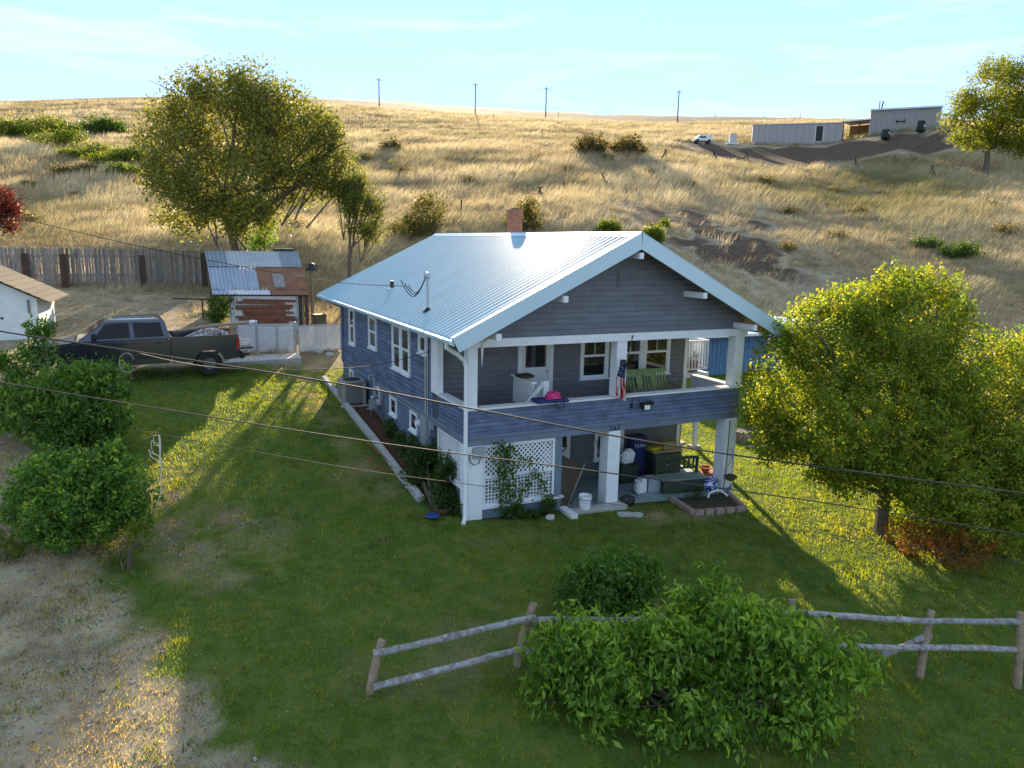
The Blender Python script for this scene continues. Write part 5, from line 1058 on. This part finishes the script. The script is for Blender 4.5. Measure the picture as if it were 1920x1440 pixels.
for k, (u, v, a_, h_, pal, lab) in enumerate(((22,240,34,16,G_yel,'yellow green bush at the far left of the hillside hedge'),(70,238,40,14,G_yel,'dark green bush second in the hillside hedge at left'),(118,262,42,16,G_yel,'wide green bush on the slope left of the big tree'),(165,238,46,11,G_mid,'dark bush forming the upper end of the hillside hedge'),(205,240,26,9,G_mid,'small dark bush at the upper tip of the hillside hedge'),(160,286,36,13,G_yel,'yellow green bush in the lower part of the hillside hedge'),(215,298,36,13,G_yel,'green bush low in the gully near the big tree'),(262,290,36,16,G_mid,'dark green bush in the gully beside the big tree crown'),(228,322,26,9,G_yel,'small sunlit bush above the picket fence'),(150,322,40,8,G_brn,'brown weed thicket on the slope above the picket fence'))):
    bush(lab, u, v, a_*1.25, h_*1.25, pal, 'hillside_bush', 'hedge of bushes on the left hillside')

# ---- grass
def blades(P, h, w_, lean, cols, k, spread, rng=RNG, nrm_jit=1.0):
    n = len(P); idx = np.repeat(np.arange(n), k); m_ = len(idx); base = P[idx]+np.c_[rng.normal(size=(m_,2))*np.asarray(spread)[idx if np.ndim(spread) else slice(None)][..., None] if np.ndim(spread) else rng.normal(size=(m_,2))*spread, np.zeros(m_)]
    hh = h[idx]*rng.uniform(.55,1.15,m_); ang_ = rng.uniform(0, 2*math.pi, m_); side = np.c_[np.cos(ang_), np.sin(ang_), np.zeros(m_)]*(w_[idx]*.5)[:,None]
    tip = base+np.c_[(lean[idx]+rng.normal(size=(m_,2))*.35)*hh[:,None], hh]
    V = np.stack([base-side, base+side, tip], 1).reshape(-1,3); F = np.arange(3*m_).reshape(m_,3); cc = cols[idx]*rng.uniform(.75,1.25,m_)[:,None]; return V, F, np.repeat(cc, 3, axis=0)
# lawn
n = 120000; x = RNG.uniform(-10, 21, n); y = -12+RNG.random(n)**1.15*25
lm_ = softlawn(x, y); keep = ~((x > -.05) & (x < 8.05) & (y > -.3) & (y < 12.2)) & ~((x > -1.0) & (x < .1) & (y > .6) & (y < 8.3)) & (y < 12.6); rr = (x-CAM[0])*FH[1]-(y-CAM[1])*FH[0]; dd_ = (x-CAM[0])*FH[0]+(y-CAM[1])*FH[1]; keep &= (np.abs(rr) < dd_*.76+1)
x, y, lm_ = x[keep], y[keep], lm_[keep]; P = np.c_[x, y, Tv(x, y)-.005]; n = len(x); gn = fbm(x*1.3, y*1.3, 4, 61)
cg = palette([(.050,.088,.012),(.092,.145,.018),(.145,.195,.026),(.21,.22,.05)], np.clip(gn*1.1-.2+.55*(fbm(x*.35, y*.35, 3, 66)-.35)+.25*(fbm(x*4, y*4, 2, 67)-.5)+RNG.normal(size=n)*.2, 0, 1)); cs = palette([(.16,.12,.06),(.30,.24,.13),(.42,.36,.22)], RNG.random(n)); isg = RNG.random(n) < np.clip(lm_*1.15-.05, 0, .985); cols = np.where(isg[:,None], cg, cs)
V_, F_, C_ = blades(P, np.where(isg, .062, .035)*RNG.uniform(.6,1.5,n)*np.where(fbm(x*2.3, y*2.3, 3, 71) > .62, 1.6, 1.0), np.full(n,.013), np.zeros((n,2)), cols, 4, .05); o = npmesh('lawn_grass', V_, F_, C_, M_lawnm); tag(o, 'short green lawn grass with dry straw patches around the house', 'grass', kind='stuff')
# tall dry grass on the hillside
n = 92000; dd_ = 33+RNG.random(n)**1.5*195; uu = RNG.uniform(-130, 2050, n); P = np.array([CAM]*n)+np.stack([ray(a_, 446) for a_ in uu])*dd_[:,None]; x, y = P[:,0], P[:,1]
fpl = np.array([[f0.x-8, f0.y+.5],[f1.x+.3, f1.y+.5]]); keep = ~inpoly(x, y, [(-22,12),(f0.x-8,f0.y+.3),(f1.x+.4,f1.y+.3),(f1.x+3.5,f1.y-6),(1.5,17),(8,16),(8,-10),(-22,-10)]) & ~inpoly(x, y, [(-.5,11),(8.5,11),(20,13.5),(22,-20),(-1,-20)]) & ~inpoly(x, y, [(10.5,12),(21,12),(21,21),(10.5,21)])
dloc = np.zeros(n)
for cx, cy, sx, sy in ((*pg(1330,405)[:2],10,6),(*pg(1375,470)[:2],6,8)): dloc += np.exp(-(((x-cx)/sx)**2+((y-cy)/sy)**2))
hp = [pg(1235,262),pg(1405,272),pg(1600,262),pg(1790,246),pg(1800,286),pg(1620,296),pg(1450,318),pg(1330,292)]; keep &= ~inpoly(x, y, hp) & (RNG.random(n) > np.clip(dloc*1.8*np.clip((fbm(x/2.2, y/2.2, 4, 77)-.33)*4, 0, 1), 0, .96)) & (softlawn(x, y) < .3)
x, y, dd_, uu = x[keep], y[keep], dd_[keep], uu[keep]; n = len(x); P = np.c_[x, y, Tv(x, y)-.03]; cn = fbm(x/5, y/5, 4, 41); c2_ = fbm(x/16, y/16, 3, 43)
cols = palette([(.22,.175,.105),(.38,.315,.20),(.52,.445,.29),(.60,.52,.36)], np.clip(cn*1.5-.25+RNG.normal(size=n)*.14, 0, 1)); sg_ = palette([(.15,.135,.06),(.26,.235,.115),(.36,.33,.185)], np.clip(cn*1.4-.2, 0, 1)); w2 = np.clip((uu-1150)/500, 0, 1)*np.clip((c2_-.3)*3, 0, 1)*.8+np.clip((c2_-.55)*3, 0, .5); cols = cols*(1-w2[:,None])+sg_*w2[:,None]  # greener, darker blades towards the right paint in the shade on that slope
hgt = (.30+.62*np.clip(cn*1.5-.25, 0, 1))*np.clip(dd_/55, .8, 1.5)*np.where(dd_ > 110, .8, 1); ld = _r0[:2]*.62-FH*.15; lean = ld[None]*(.4+.8*c2_[:,None])
V_, F_, C_ = blades(P, hgt, .018*dd_/32, lean, cols, 8, .16*np.clip(dd_/45, 1, 2)); o = npmesh('dry_grass', V_, F_, C_, M_grassm); tag(o, 'tall pale dry grass covering the hillside', 'grass', kind='stuff')
# short straw in the yard and on the dry verge at the left
n = 64000; x = np.r_[RNG.uniform(-19, -1.5, n//3), RNG.uniform(-14, -3.0, n-n//3)]; y = np.r_[RNG.uniform(12.4, 29.3, n//3), RNG.uniform(-12, 12, n-n//3)]; keep = (softlawn(x, y) < .45) & (fbm(x*.9, y*.9, 4, 53) > .34) & ~inpoly(x, y, [(-16,19.5),(-10.6,19.5),(-10.6,25),(-16,25)]); x, y = x[keep], y[keep]; n = len(x); P = np.c_[x, y, Tv(x, y)-.01]
hn = fbm(x/1.4, y/1.4, 3, 57); cols = palette([(.22,.18,.115),(.40,.345,.235),(.54,.48,.35)], np.clip(hn*1.4-.2+RNG.normal(size=n)*.2, 0, 1)); gw_ = (y < 12) & (RNG.random(n) < .16+.3*(fbm(x*.7, y*.7, 3, 59) > .58)); cols[gw_] = palette([(.04,.075,.015),(.09,.13,.03)], RNG.random(gw_.sum())); hh = np.where(y > 12.3, .05+.22*np.clip(hn*2-1, 0, 1), .04+.05*hn); hh = hh+np.where((y > 27.2) | ((x > -4.5) & (y > 13.5) & (hn > .5)), .28*RNG.random(n), 0)
V_, F_, C_ = blades(P, hh, np.where(y > 12, .022, .012), np.zeros((n,2)), cols, 5, .08); o = npmesh('yard_straw', V_, F_, C_, M_grassm); tag(o, 'short trampled straw in the dry yard and verge', 'grass', kind='stuff')

# fallen leaves on the lawn
n = 2600; x = np.r_[RNG.normal(8.5, 3.0, n//3), RNG.uniform(-7, 14, n//3), RNG.normal(-6.5, 1.6, n-2*(n//3))]; y = np.r_[RNG.normal(-3, 2.6, n//3), RNG.uniform(-9, 10, n//3), RNG.normal(3, 3.2, n-2*(n//3))]
keep = ~((x > -1.0) & (x < 8.2) & (y > -.6) & (y < 12.3)); x, y = x[keep], y[keep]; n = len(x); V_, F_, C_ = leaves(np.c_[x, y, Tv(x, y)+.055], np.tile([0,0,2.2],(n,1)), .05, palette([(.22,.16,.07),(.34,.26,.09),(.40,.36,.16),(.18,.10,.05)], RNG.random(n)), .6); o = npmesh('fallen_leaves', V_, F_, C_, M_leaf); tag(o, 'scattered yellow and brown fallen leaves on the lawn', 'leaves', kind='stuff')

# scrub clumps dotted over the slope
sc0 = None
for k, (u, v) in enumerate(((640,262),(690,300),(760,330),(830,300),(880,345),(905,270),(960,330),(1000,300),(1065,320),(1140,300),(1210,330),(1290,350),(1440,345),(1480,400),(1560,360),(1610,400),(1680,380),(1850,390),(1560,450),(1480,470),(60,350),(140,370),(200,400),(60,420),(1880,440),(720,250),(1000,250),(560,430))):
    p = pg(u, v)
    if sc0 is None:
        tree('scrub_clump', 'small grey brown scrub clump on the dry slope', 'scrub', p, [(p+np.array([0,0,.28]),.75,.7,.38),(p+np.array([.6,.1,.2]),.5,.5,.3)], .03, [(.07,.06,.03),(.12,.10,.05),(.17,.14,.07)], .17, 60, 12, .2, group='scrub clumps on the dry slope', stems=3, twig=False); sc0 = [o for o in C.objects if o.name.startswith('scrub_clump')][-1]
    else: c_ = copy_tree(sc0); c_.location = tuple(p); c_.rotation_euler.z = k*1.7; s_ = .6+.9*random.random(); c_.scale = (s_, s_, s_*random.uniform(.7,1.1))

# pebbles and weeds on the dry verge
n = 5200; x = RNG.uniform(-13, -3.4, n); y = RNG.uniform(-11, 11.5, n); keep = softlawn(x, y) < .5; x, y = x[keep], y[keep]; n = len(x); r_ = RNG.uniform(.012,.04,n)*np.where(RNG.random(n) < .04, 2.0, 1); c_ = np.c_[x, y, Tv(x, y)+r_*.2]
oct_ = np.array([(1,0,0),(0,1,0),(-1,0,0),(0,-1,0),(0,0,.7),(0,0,-.7)], float); V_ = (c_[:,None,:]+oct_[None]*r_[:,None,None]*RNG.uniform(.6,1.3,(n,6,1))).reshape(-1,3); tri_ = np.array([(0,1,4),(1,2,4),(2,3,4),(3,0,4),(1,0,5),(2,1,5),(3,2,5),(0,3,5)]); F_ = (np.arange(n)[:,None,None]*6+tri_[None]).reshape(-1,3)
o = npmesh('gravel', V_, F_, np.repeat(palette([(.16,.14,.12),(.30,.27,.23),(.42,.40,.36)], RNG.random(n)), 6, axis=0), leafmat('pebble', 0.0, .9)); tag(o, 'small pebbles strewn over the dry verge', 'gravel', kind='stuff')
n = 900; x = RNG.uniform(-13, -3.6, n); y = RNG.uniform(-11, 11, n); keep = (softlawn(x, y) < .7) & (fbm(x*.8, y*.8, 3, 91) > .5); x, y = x[keep], y[keep]; n = len(x)
V_, F_, C_ = blades(np.c_[x, y, Tv(x, y)-.01], RNG.uniform(.05,.16,n), np.full(n,.022), np.zeros((n,2)), palette([(.04,.08,.016),(.09,.14,.03),(.22,.20,.09)], RNG.random(n)), 14, .07); o = npmesh('verge_weeds', V_, F_, C_, M_lawnm); tag(o, 'scattered small weeds on the dry verge at lower left', 'weeds', kind='stuff')

# ================================================================ THINGS ON THE PORCHES
def ob1(name, label, cat, mb, m, loc=(0,0,0), rz=0.0, group=None, bevel=0.0, smooth=False):
    o = mb.build(name, m, None, smooth=smooth, bevel=bevel, loc=loc); o.rotation_euler.z = rz; return tag(o, label, cat, group)
FZ = 1.968
M_grn = mat('green_bench_paint', (.20,.27,.085), .55, var=.15, scale=5); M_cush = mat('leaf_print_cushion', (.06,.08,.06), .9, col2=(.30,.33,.27), scale=14, lo=.45, hi=.55)
gb = thing('porch_glider', 'green slatted porch glider bench under the upper windows', 'bench', (5.95, 1.25, FZ), R(-4))
for k in range(15): 
    x = -.66+k*.094
    if k != 4 and k != 5 and k != 10: MB().bar((x,.20,.42),(x,.40,.93), .045, .018, (0,1,0)).build('back_slat', M_grn, gb)
MB().bar((-.20,.20,.42),(-.20,.40,.93), .15, .018, (0,1,0)).build('back_slat', M_grn, gb); MB().bar((.28,.20,.42),(.28,.40,.93), .10, .018, (0,1,0)).build('back_slat', M_grn, gb)
MB().bar((-.74,.40,.93),(.74,.40,.93), .05, .10).build('back_rail', M_grn, gb); MB().bar((-.74,.21,.42),(.74,.21,.42), .05, .08).build('back_rail', M_grn, gb)
for k in range(5): MB().box(-.72,.72,-.38+k*.115,-.285+k*.115,.36,.385).build('seat_slat', M_grn, gb)
for s_ in (-1, 1):
    MB().box(s_*.74-.03,s_*.74+.03,-.40,.28,.58,.62).build('arm', M_grn, gb)
    for y in (-.36,.22): MB().box(s_*.74-.03,s_*.74+.03,y-.03,y+.03,.0,.58).build('leg', M_grn, gb)
o = MB().box(-.68,.68,-.36,.16,.0,.09).build('seat_cushion', M_cush, None, bevel=.035, smooth=True, loc=(5.95,1.25,FZ+.39)); o.rotation_euler.z = R(-4); tag(o, 'dark leaf print cushion on the green glider bench', 'cushion')
# flag on the middle post
fl_ = thing('flag', 'red white and blue striped flag hanging on a slanted pole', 'flag', (4.15, -.06, 3.2))
p0 = Vector((4.18,-.04,3.3)); p1 = Vector(pyp(1186,631,-.55)); p0_ = p0-Vector(fl_.location); p1_ = p1-Vector(fl_.location)
MB().tube([p0_, p1_], .014, 8).blob(tuple(p1_), .025,.025,.035).build('pole', mat('flag_pole_wood', (.16,.12,.09), .6), fl_, smooth=True)
top = p0_.lerp(p1_, .34); nu, nv = 30, 40; V_ = []; C_ = []
for j in range(nv+1):
    v = j/nv
    for i in range(nu+1):
        u = i/nu; wd = .13+.13*v; V_.append((top.x-.12+(u-.5)*wd*.95-.04*v+.02*math.sin(9*v), top.y+.045*math.sin(u*15+2*v)+.03*math.sin(u*31), top.z-.02-v*.92-.16*(u-.3)*v))
        cu = u*.9+.1*v
        if v < .46: C_.append((.018,.028,.10) if not ((int(i/2)+int(j/2)) % 3 == 0 and i % 2 == 0 and j % 2 == 0) else (.75,.75,.75))
        else: C_.append((.40,.02,.03) if int(u*8+.6*math.sin(3*v)) % 2 == 0 else (.72,.70,.68))
F_ = [(j*(nu+1)+i, j*(nu+1)+i+1, (j+1)*(nu+1)+i+1, (j+1)*(nu+1)+i) for j in range(nv) for i in range(nu)]
o = npmesh('cloth', np.array(V_), np.array(F_), np.array(C_), leafmat('flag_cloth', .25, .8, (1,1,1)), fl_); o.data.shade_smooth()
# cushion and pink hose on the rail
ob1('folded_chair_pad', 'folded dark blue seat pad lying on the porch rail', 'pad', MB().box(-.42,.42,-.22,.24,0,.07), mat('navy_canvas', (.03,.035,.14), .85), (2.12,.02,ZR+.002), R(-6), bevel=.025)
mb = MB()
for k in range(6): mb.tube([Vector((.20*math.cos(t)*(1-.06*k)+.02*math.sin(k*2), .15*math.sin(t)*(1-.05*k), .02+.026*k+.012*math.sin(3*t+k))) for t in np.linspace(0, 2*math.pi, 22)], .016, 6, cap=False)
ob1('pink_hose', 'bright pink coiled hose heaped on the blue pad', 'hose', mb, mat('pink_plastic', (.62,.045,.20), .45), (2.18,.0,ZR+.075), smooth=True)
ob1('pad_strap', 'black strap loop hanging from the blue pad over the rail', 'strap', MB().tube([(-.12,-.0,.02),(-.12,-.035,-.08),(-.03,-.04,-.16),(.08,-.04,-.13),(.10,0,.02)], .012, 6), M_black, (2.25,-.235,ZR+.02), smooth=True)
sr = thing('stair_rail', 'white sloping stair handrail with boxed newel by the front door', 'handrail', (2.1, 1.2, FZ))
MB().box(-.02,.02,-.35,.75,.30,.98).build('side_panel', M_whited, sr); MB().bar((0,-.38,.98),(0,.78,1.0), .16, .05).build('cap', M_white, sr); MB().box(.25,.40,-.42,-.27,0,1.02).build('newel', M_white, sr); MB().bar((-.55,-.8,.40),(.30,-.36,.98), .06, .09).build('handrail', M_white, sr); MB().box(-.16,.2,.0,.35,1.03,1.10).build('wood_block', M_woodd, sr)
for k, (x, y) in enumerate(((9.35,4.3),(9.62,4.32),(9.9,4.3),(10.12,4.4))):
    pt = thing('flower_pot', ['red flower pot on the side deck nearest the house','second red flower pot from the house on the side deck','third red flower pot from the house on the side deck','red flower pot at the outer deck corner'][k], 'pot', (x,y,2.202), 0, 'red pots on the side deck')
    MB().lathe([(.10,0),(.15,.28),(.165,.28),(.165,.33),(.13,.33),(.12,.28)]).build('pot', mat('red_glaze', (.38,.04,.03), .35), pt, smooth=True)
    c_ = RNG.normal(size=(70,3))*np.array([.09,.09,.11])+np.array([0,0,.48]); V_, F_, C_ = leaves(c_, np.tile([0,0,1.0],(70,1)), .09, palette(G_mid, RNG.random(70))); npmesh('plant', V_, F_, C_, M_leaf, pt)
# ---- lower porch
LZ = -.233
ply = MB().bar((0,0,0),(.55,.35,1.0), .75, .018, (0,1,.2)); ob1('plywood_sheet', 'dark plywood sheet leaning beside the lattice post', 'board', ply, mat('brown_plywood', (.085,.065,.04), .8), (2.72,.45,LZ+.06))
ob1('wood_pole', 'thin pale pole leaning against the plywood sheet', 'pole', MB().tube([(0,0,0),(.60,.2,1.05)], .018, 7), M_wood, (2.82,.25,LZ+.01))
ob1('wood_pole', 'thin upright stick just right of the lattice post', 'pole', MB().tube([(.12,0,0),(-.05,.1,1.0)], .016, 7), M_wood, (2.60,.28,LZ+.01))
bk_ = thing('bucket', 'white plastic bucket on the step right of the plywood sheet', 'bucket', (3.12,-.12,-.118)); MB().lathe([(.135,0),(.155,.30),(.165,.30),(.165,.34),(.15,.34),(.145,.05)]).build('pail', M_white, bk_, smooth=True); MB().tube([(.16,0,.31),(.13,-.12,.20),(0,-.175,.16),(-.13,-.12,.20),(-.16,0,.31)], .005, 5).build('handle', M_galv, bk_); MB().lathe([(.166,0),(.166,.012)], (0,0,.26)).build('rib', M_whited, bk_)
eb = thing('exercise_bike', 'grey and black exercise bike in the shade behind the lattice post', 'exercise bike', (3.15, 1.35, LZ), R(75))
MB().bar((-.5,0,.04),(.5,0,.04), .06, .06).build('base', M_dark, eb); MB().bar((.42,-.25,.03),(.42,.25,.03), .05, .05).build('foot', M_dark, eb); MB().bar((-.42,-.25,.03),(-.42,.25,.03), .05, .05).build('foot', M_dark, eb); MB().bar((.35,0,.05),(.15,0,1.25), .08, .06).build('mast', M_greyp, eb); MB().bar((-.25,0,.05),(-.22,0,.80), .06, .06).build('seat_post', M_greyp, eb); MB().blob((-.22,0,.85), .16,.11,.05).build('saddle', M_black, eb, smooth=True)
MB().tube([(.15,-.28,1.30),(.12,-.2,1.15),(.15,0,1.2),(.12,.2,1.15),(.15,.28,1.30)], .018).build('handlebar', M_black, eb, smooth=True); MB().tube([(.05+.24*math.cos(t),0,.42+.24*math.sin(t)) for t in np.linspace(0,2*math.pi,22)], .02, 6, cap=False).build('flywheel', M_white, eb, smooth=True)
for a in range(3): MB().bar((.05,0,.42),(.05+.24*math.cos(a*2.1),0,.42+.24*math.sin(a*2.1)), .02, .02, (0,1,0)).build('spoke', M_white, eb)
ob1('black_bag', 'lumpy black bag on the ground right of the middle post', 'bag', MB().blob((0,0,.14), .22,.16,.16, 14, 9, .12), M_black, (4.42,-.08,LZ-.02))
for k, (x, x2, y, h_, lab) in enumerate(((4.55,4.75,1.2,1.15,'rake handle leaning left of the tall garden tools'),(4.70,4.95,1.1,1.3,'shovel leaning among the garden tools behind the middle post'),(4.95,5.05,1.3,1.2,'garden fork leaning right of the shovel'))):
    tl = thing('garden_tool', lab, 'garden tool', (x,y,LZ), 0, 'garden tools on the lower porch'); MB().tube([(0,0,.25),(x2-x,.8,h_)], .016, 7).build('handle', M_wood, tl, smooth=True); MB().prism([(-.09,.26),(.09,.26),(.07,.04),(0,0),(-.07,.04)], 'y', -.008, .008).build('blade', M_dark, tl)
ob1('feed_sack', 'white printed feed sack standing in the middle of the patio', 'sack', MB().box(-.17,.17,-.1,.1,0,.40), mat('printed_sack', (.68,.70,.72), .7, col2=(.10,.16,.30), scale=5, lo=.58, hi=.62), (5.28,.55,LZ), R(10), bevel=.035, smooth=True)
ob1('steel_tub', 'grey metal storage box right of the feed sack', 'box', MB().box(-.22,.22,-.2,.2,0,.38), M_greyp, (5.72,.62,LZ), R(-8), bevel=.015)
M_dgr = mat('dark_green_paint', (.028,.045,.028), .6, var=.2)
dbn = thing('storage_bench', 'dark green slatted storage bench on the patio by the planter bed', 'bench', (6.45, .35, LZ), R(-10))
MB().box(-.62,.62,-.25,.25,0,.36).build('box', M_dgr, dbn); MB().box(-.66,.66,-.27,.27,.362,.40).build('seat', mat('grey_green_lid', (.16,.22,.18), .6), dbn)
for x in (-.62,.62): MB().box(x-.03,x+.03,.2,.26,.36,.86).build('back_post', M_dgr, dbn)
MB().box(-.65,.65,.21,.25,.80,.87).build('back_rail', M_dgr, dbn); MB().box(-.62,.62,.215,.245,.52,.57).build('back_rail', M_dgr, dbn)
for k in range(8): MB().box(-.50+k*.14,-.45+k*.14,.22,.24,.57,.80).build('back_slat', M_dgr, dbn)
ds = thing('dresser', 'dark green dresser with pale top standing behind the storage bench', 'dresser', (6.75, 1.55, LZ), R(-6))
MB().box(-.45,.45,-.25,.25,0,.78).build('case', M_dgr, ds); MB().box(-.48,.48,-.28,.28,.78,.84).build('top', mat('tan_top', (.35,.26,.12), .6), ds)
for k in range(3): MB().box(-.40,.40,-.27,-.25,.06+k*.24,.26+k*.24).build('drawer', mat('olive_drawer', (.06,.065,.035), .6), ds); MB().blob((0,-.285,.16+k*.24), .03,.02,.02).build('knob', M_galv, ds)
ob1('chest_box', 'tan wooden chest on top of the dresser', 'box', MB().box(-.22,.22,-.18,.18,0,.24), mat('tan_chest', (.30,.22,.09), .6), (6.85,1.5,LZ+.842), R(-6), bevel=.01)
ob1('yellow_case', 'flat yellow case lying left of the tan chest', 'case', MB().box(-.2,.2,-.12,.12,0,.09), mat('yellow_plastic', (.55,.38,.02), .5), (6.42,1.5,LZ+.842), R(8), bevel=.02)
cl_ = thing('navy_cooler', 'navy blue cooler bag with white lettering behind the yellow case', 'cooler', (6.12,1.95,LZ)); MB().box(-.26,.26,-.16,.16,0,1.18).build('body', mat('navy_canvas', (.03,.035,.14), .85), cl_, bevel=.03); text('lettering', 'TEMA', (-.21,-.166,.86), .13, M_white, cl_)
ob1('plastic_bag', 'crumpled white plastic bag on the patio clutter', 'bag', MB().blob((0,0,.2), .24,.18,.22, 12, 8, .16), M_white, (5.50,1.55,LZ+.52)); ob1('crate_stack', 'dark crate under the crumpled white bag', 'crate', MB().box(-.3,.3,-.25,.25,0,.52), M_dgr, (5.5,1.6,LZ), bevel=.01)
wc = thing('folding_chair', 'dark folded lawn chair beside the crumpled white bag', 'chair', (5.0,1.75,LZ)); 
for x in (0,.42): MB().tube([(x,0,0),(x+.1,.3,1.05)], .014).build('leg', M_dark, wc); MB().tube([(x,.35,0),(x+.1,-.05,.8)], .014).build('leg', M_dark, wc)
MB().bar((.05,.14,.5),(.5,.14,.5), .3, .02).build('seat', M_dark, wc); MB().bar((.08,.24,.85),(.54,.24,.85), .02, .28).build('backrest', M_dark, wc)
ob1('barbecue', 'covered dark barbecue standing at the right end of the lower wall', 'barbecue', MB().prism(rrect(.3,.25,.08), 'z', 0, .95).blob((0,0,.95), .30,.25,.22, 14, 8), mat('black_cover', (.03,.032,.034), .7), (7.7,3.0,T(7.7,3.0)-.02), smooth=True)
ob1('stone_bench', 'small white stone table beside the covered barbecue', 'table', MB().box(-.5,.5,-.2,.2,.35,.43).box(-.35,-.2,-.15,.15,0,.35).box(.2,.35,-.15,.15,0,.35), M_conc, (8.7,3.6,T(8.7,3.6)-.01), R(8), bevel=.01)
bs = thing('brick_stack', 'low stack of red bricks on the lawn behind the patio', 'bricks', (8.25,1.35,T(8.25,1.35)-.01), R(-8)); bkm = MB().box(-.10,.10,-.047,.047,0,.062); bme = bpy.data.meshes.new('brick'); bme.from_pydata(bkm.v, [], bkm.f); bme.materials.append(M_brick)
for k in range(3):
    for i in range(3):
        for j in range(4): link('brick', bme, bs, (-.22+i*.212+random.uniform(-.006,.006), -.16+j*.104, k*.066), (0,0,random.uniform(-.04,.04)))
ob1('terracotta_bowl', 'terracotta bowl sitting on the red brick stack', 'bowl', MB().lathe([(.09,0),(.16,.12),(.185,.12),(.185,.15),(.15,.15),(.08,.04)]), mat('terracotta', (.42,.13,.06), .8), (8.2,1.35,T(8.25,1.35)+.188), smooth=True)
ob1('blue_pot', 'blue and white patterned pot left of the right porch post', 'pot', MB().lathe([(.14,0),(.20,.06),(.225,.20),(.205,.28),(.22,.31),(.19,.31),(.18,.25)]), mat('blue_white_glaze', (.72,.75,.78), .25, col2=(.03,.07,.35), scale=9, lo=.48, hi=.52), (7.22,.02,LZ), smooth=True)
hb_ = thing('hanging_basket', 'empty brown hanging basket on wires by the right porch post', 'basket', tuple(pyp(1370,893,-.18))); MB().lathe([(.03,-.13),(.12,-.09),(.17,0),(.175,.02),(.14,.02),(.1,-.05)]).build('bowl', mat('coco_liner', (.10,.07,.045), .95), hb_, smooth=True)
for a in range(3): MB().tube([(.165*math.cos(a*2.1),.165*math.sin(a*2.1),.01),(0,0,.62)], .005, 5).build('wire', M_dark, hb_)
MB().tube([(0,0,.62),(0,0,.70),(.03,.03,.74),(.05,.12,.74),(.05,.17,.70)], .008, 6).build('hook', M_dark, hb_)
tubeobj('downpipe_cord', [(7.72,-.035,1.7),(7.71,-.035,.6),(7.66,-.035,-.3)], .010, M_cable)
# planter bed with stone edging
bp4 = [pg(1257,938), pg(1300,966), pg(1396,958), pg(1360,925), pg(1275,925)]; zt_ = [p[2] for p in bp4]
cb4 = np.mean(bp4, axis=0); o = MB().add([(cb4[0],cb4[1],cb4[2]+.13)]+[(p[0],p[1],p[2]+.05) for p in bp4], [(0,1+k,1+(k+1)%5) for k in range(5)]).build('planter_bed', mat('dark_soil', (.035,.026,.018), .95, col2=(.09,.07,.05), scale=25, bump=.8, bscale=60)); tag(o, kind='structure')
eg = thing('bed_edging', 'pinkish stone blocks edging the planter bed by the patio', 'edging', tuple(bp4[0])); M_pink = mat('pink_stone', (.34,.25,.21), .9, var=.2, scale=7, bump=.4)
for i in range(3):
    a_ = V3(bp4[i]); b2_ = V3(bp4[(i+1)%5]); n_ = max(2, int((b2_-a_).length/.32))
    for k in range(n_): MB().bar(a_.lerp(b2_, k/n_+.02)-Vector(eg.location)+Vector((0,0,.05)), a_.lerp(b2_, (k+1)/n_-.02)-Vector(eg.location)+Vector((0,0,.05)), .13, .17).build('edging_stone', M_pink, eg, bevel=.015)
b_ = cb4+np.array([-.35,.1,.1]); tree('low_plant', 'wispy grey green plant growing in the planter bed', 'plant', b_, [(b_+np.array([0,0,.15]),.45,.35,.16)], .012, [(.04,.055,.025),(.07,.09,.04),(.10,.12,.05)], .06, 90, 10, .06, stems=3, twig=False)
ct = thing('cast_bracket', 'white forked cast stand lying in the planter bed', 'stand', tuple(pg(1342,936)+np.array([0,0,.12]))); MB().tube([(-.32,-.05,-.02),(-.25,0,.08),(.0,.02,.12),(.22,.05,.08),(.28,-.15,-.02)], .03, 7).build('arm', M_white, ct, smooth=True); MB().tube([(.05,.0,.1),(.18,.15,.16),(.2,.25,.0)], .028, 7).build('arm', M_white, ct, smooth=True)
ob1('bird_feeder', 'small blue bird shaped ornament at the foot of the right post', 'ornament', MB().blob((0,0,0), .12,.03,.03).prism([(-.02,0),(.06,.12),(.09,.12),(.05,0)], 'y', -.008, .008).tube([(0,0,-.25),(0,0,0)], .006), mat('blue_enamel', (.03,.10,.35), .4), tuple(pg(1364,932)+np.array([0,-.02,.26])))
for k, (u, v, s_) in enumerate(((1167,967,1.0),(1179,967,1.0),(1195,968,1.1))):
    p = pg(u, v); ob1('paver', ['round grey paver leftmost of three in the lawn by the step','round grey paver in the middle of the three by the step','round grey paver rightmost of three in the lawn by the step'][k], 'paver', MB().lathe([(.13*s_,0),(.135*s_,.05),(.11*s_,.055),(.06*s_,.045)], (0,0,.01), 20), M_conc, tuple(p), group='round pavers by the step', smooth=True)
ob1('lawn_stone', 'single pale stone in the weeds right of the lattice', 'stone', MB().blob((0,0,.05), .12,.1,.08, 10, 7, .12), M_conc, tuple(pg(1032,974)))
# wooden planters and boards under the broad tree
p = pg(1405, 822); wp = thing('raised_planter', 'low weathered wooden planter on the lawn right of the house', 'planter', tuple(p), .1); MB().box(-.7,.7,-.35,.35,-.05,.32).box(-.75,-.68,-.4,.4,-.05,.36).box(.68,.75,-.4,.4,-.05,.36).build('box', M_wood, wp); MB().box(-.66,.66,-.3,.3,.30,.335).build('soil', M_woodd, wp)
p = pg(1425, 837); ob1('plank_pile', 'grey plank lying on the lawn in front of the wooden planter', 'plank', MB().box(-.6,.6,-.12,.12,0,.06), M_rail, tuple(p), .15)
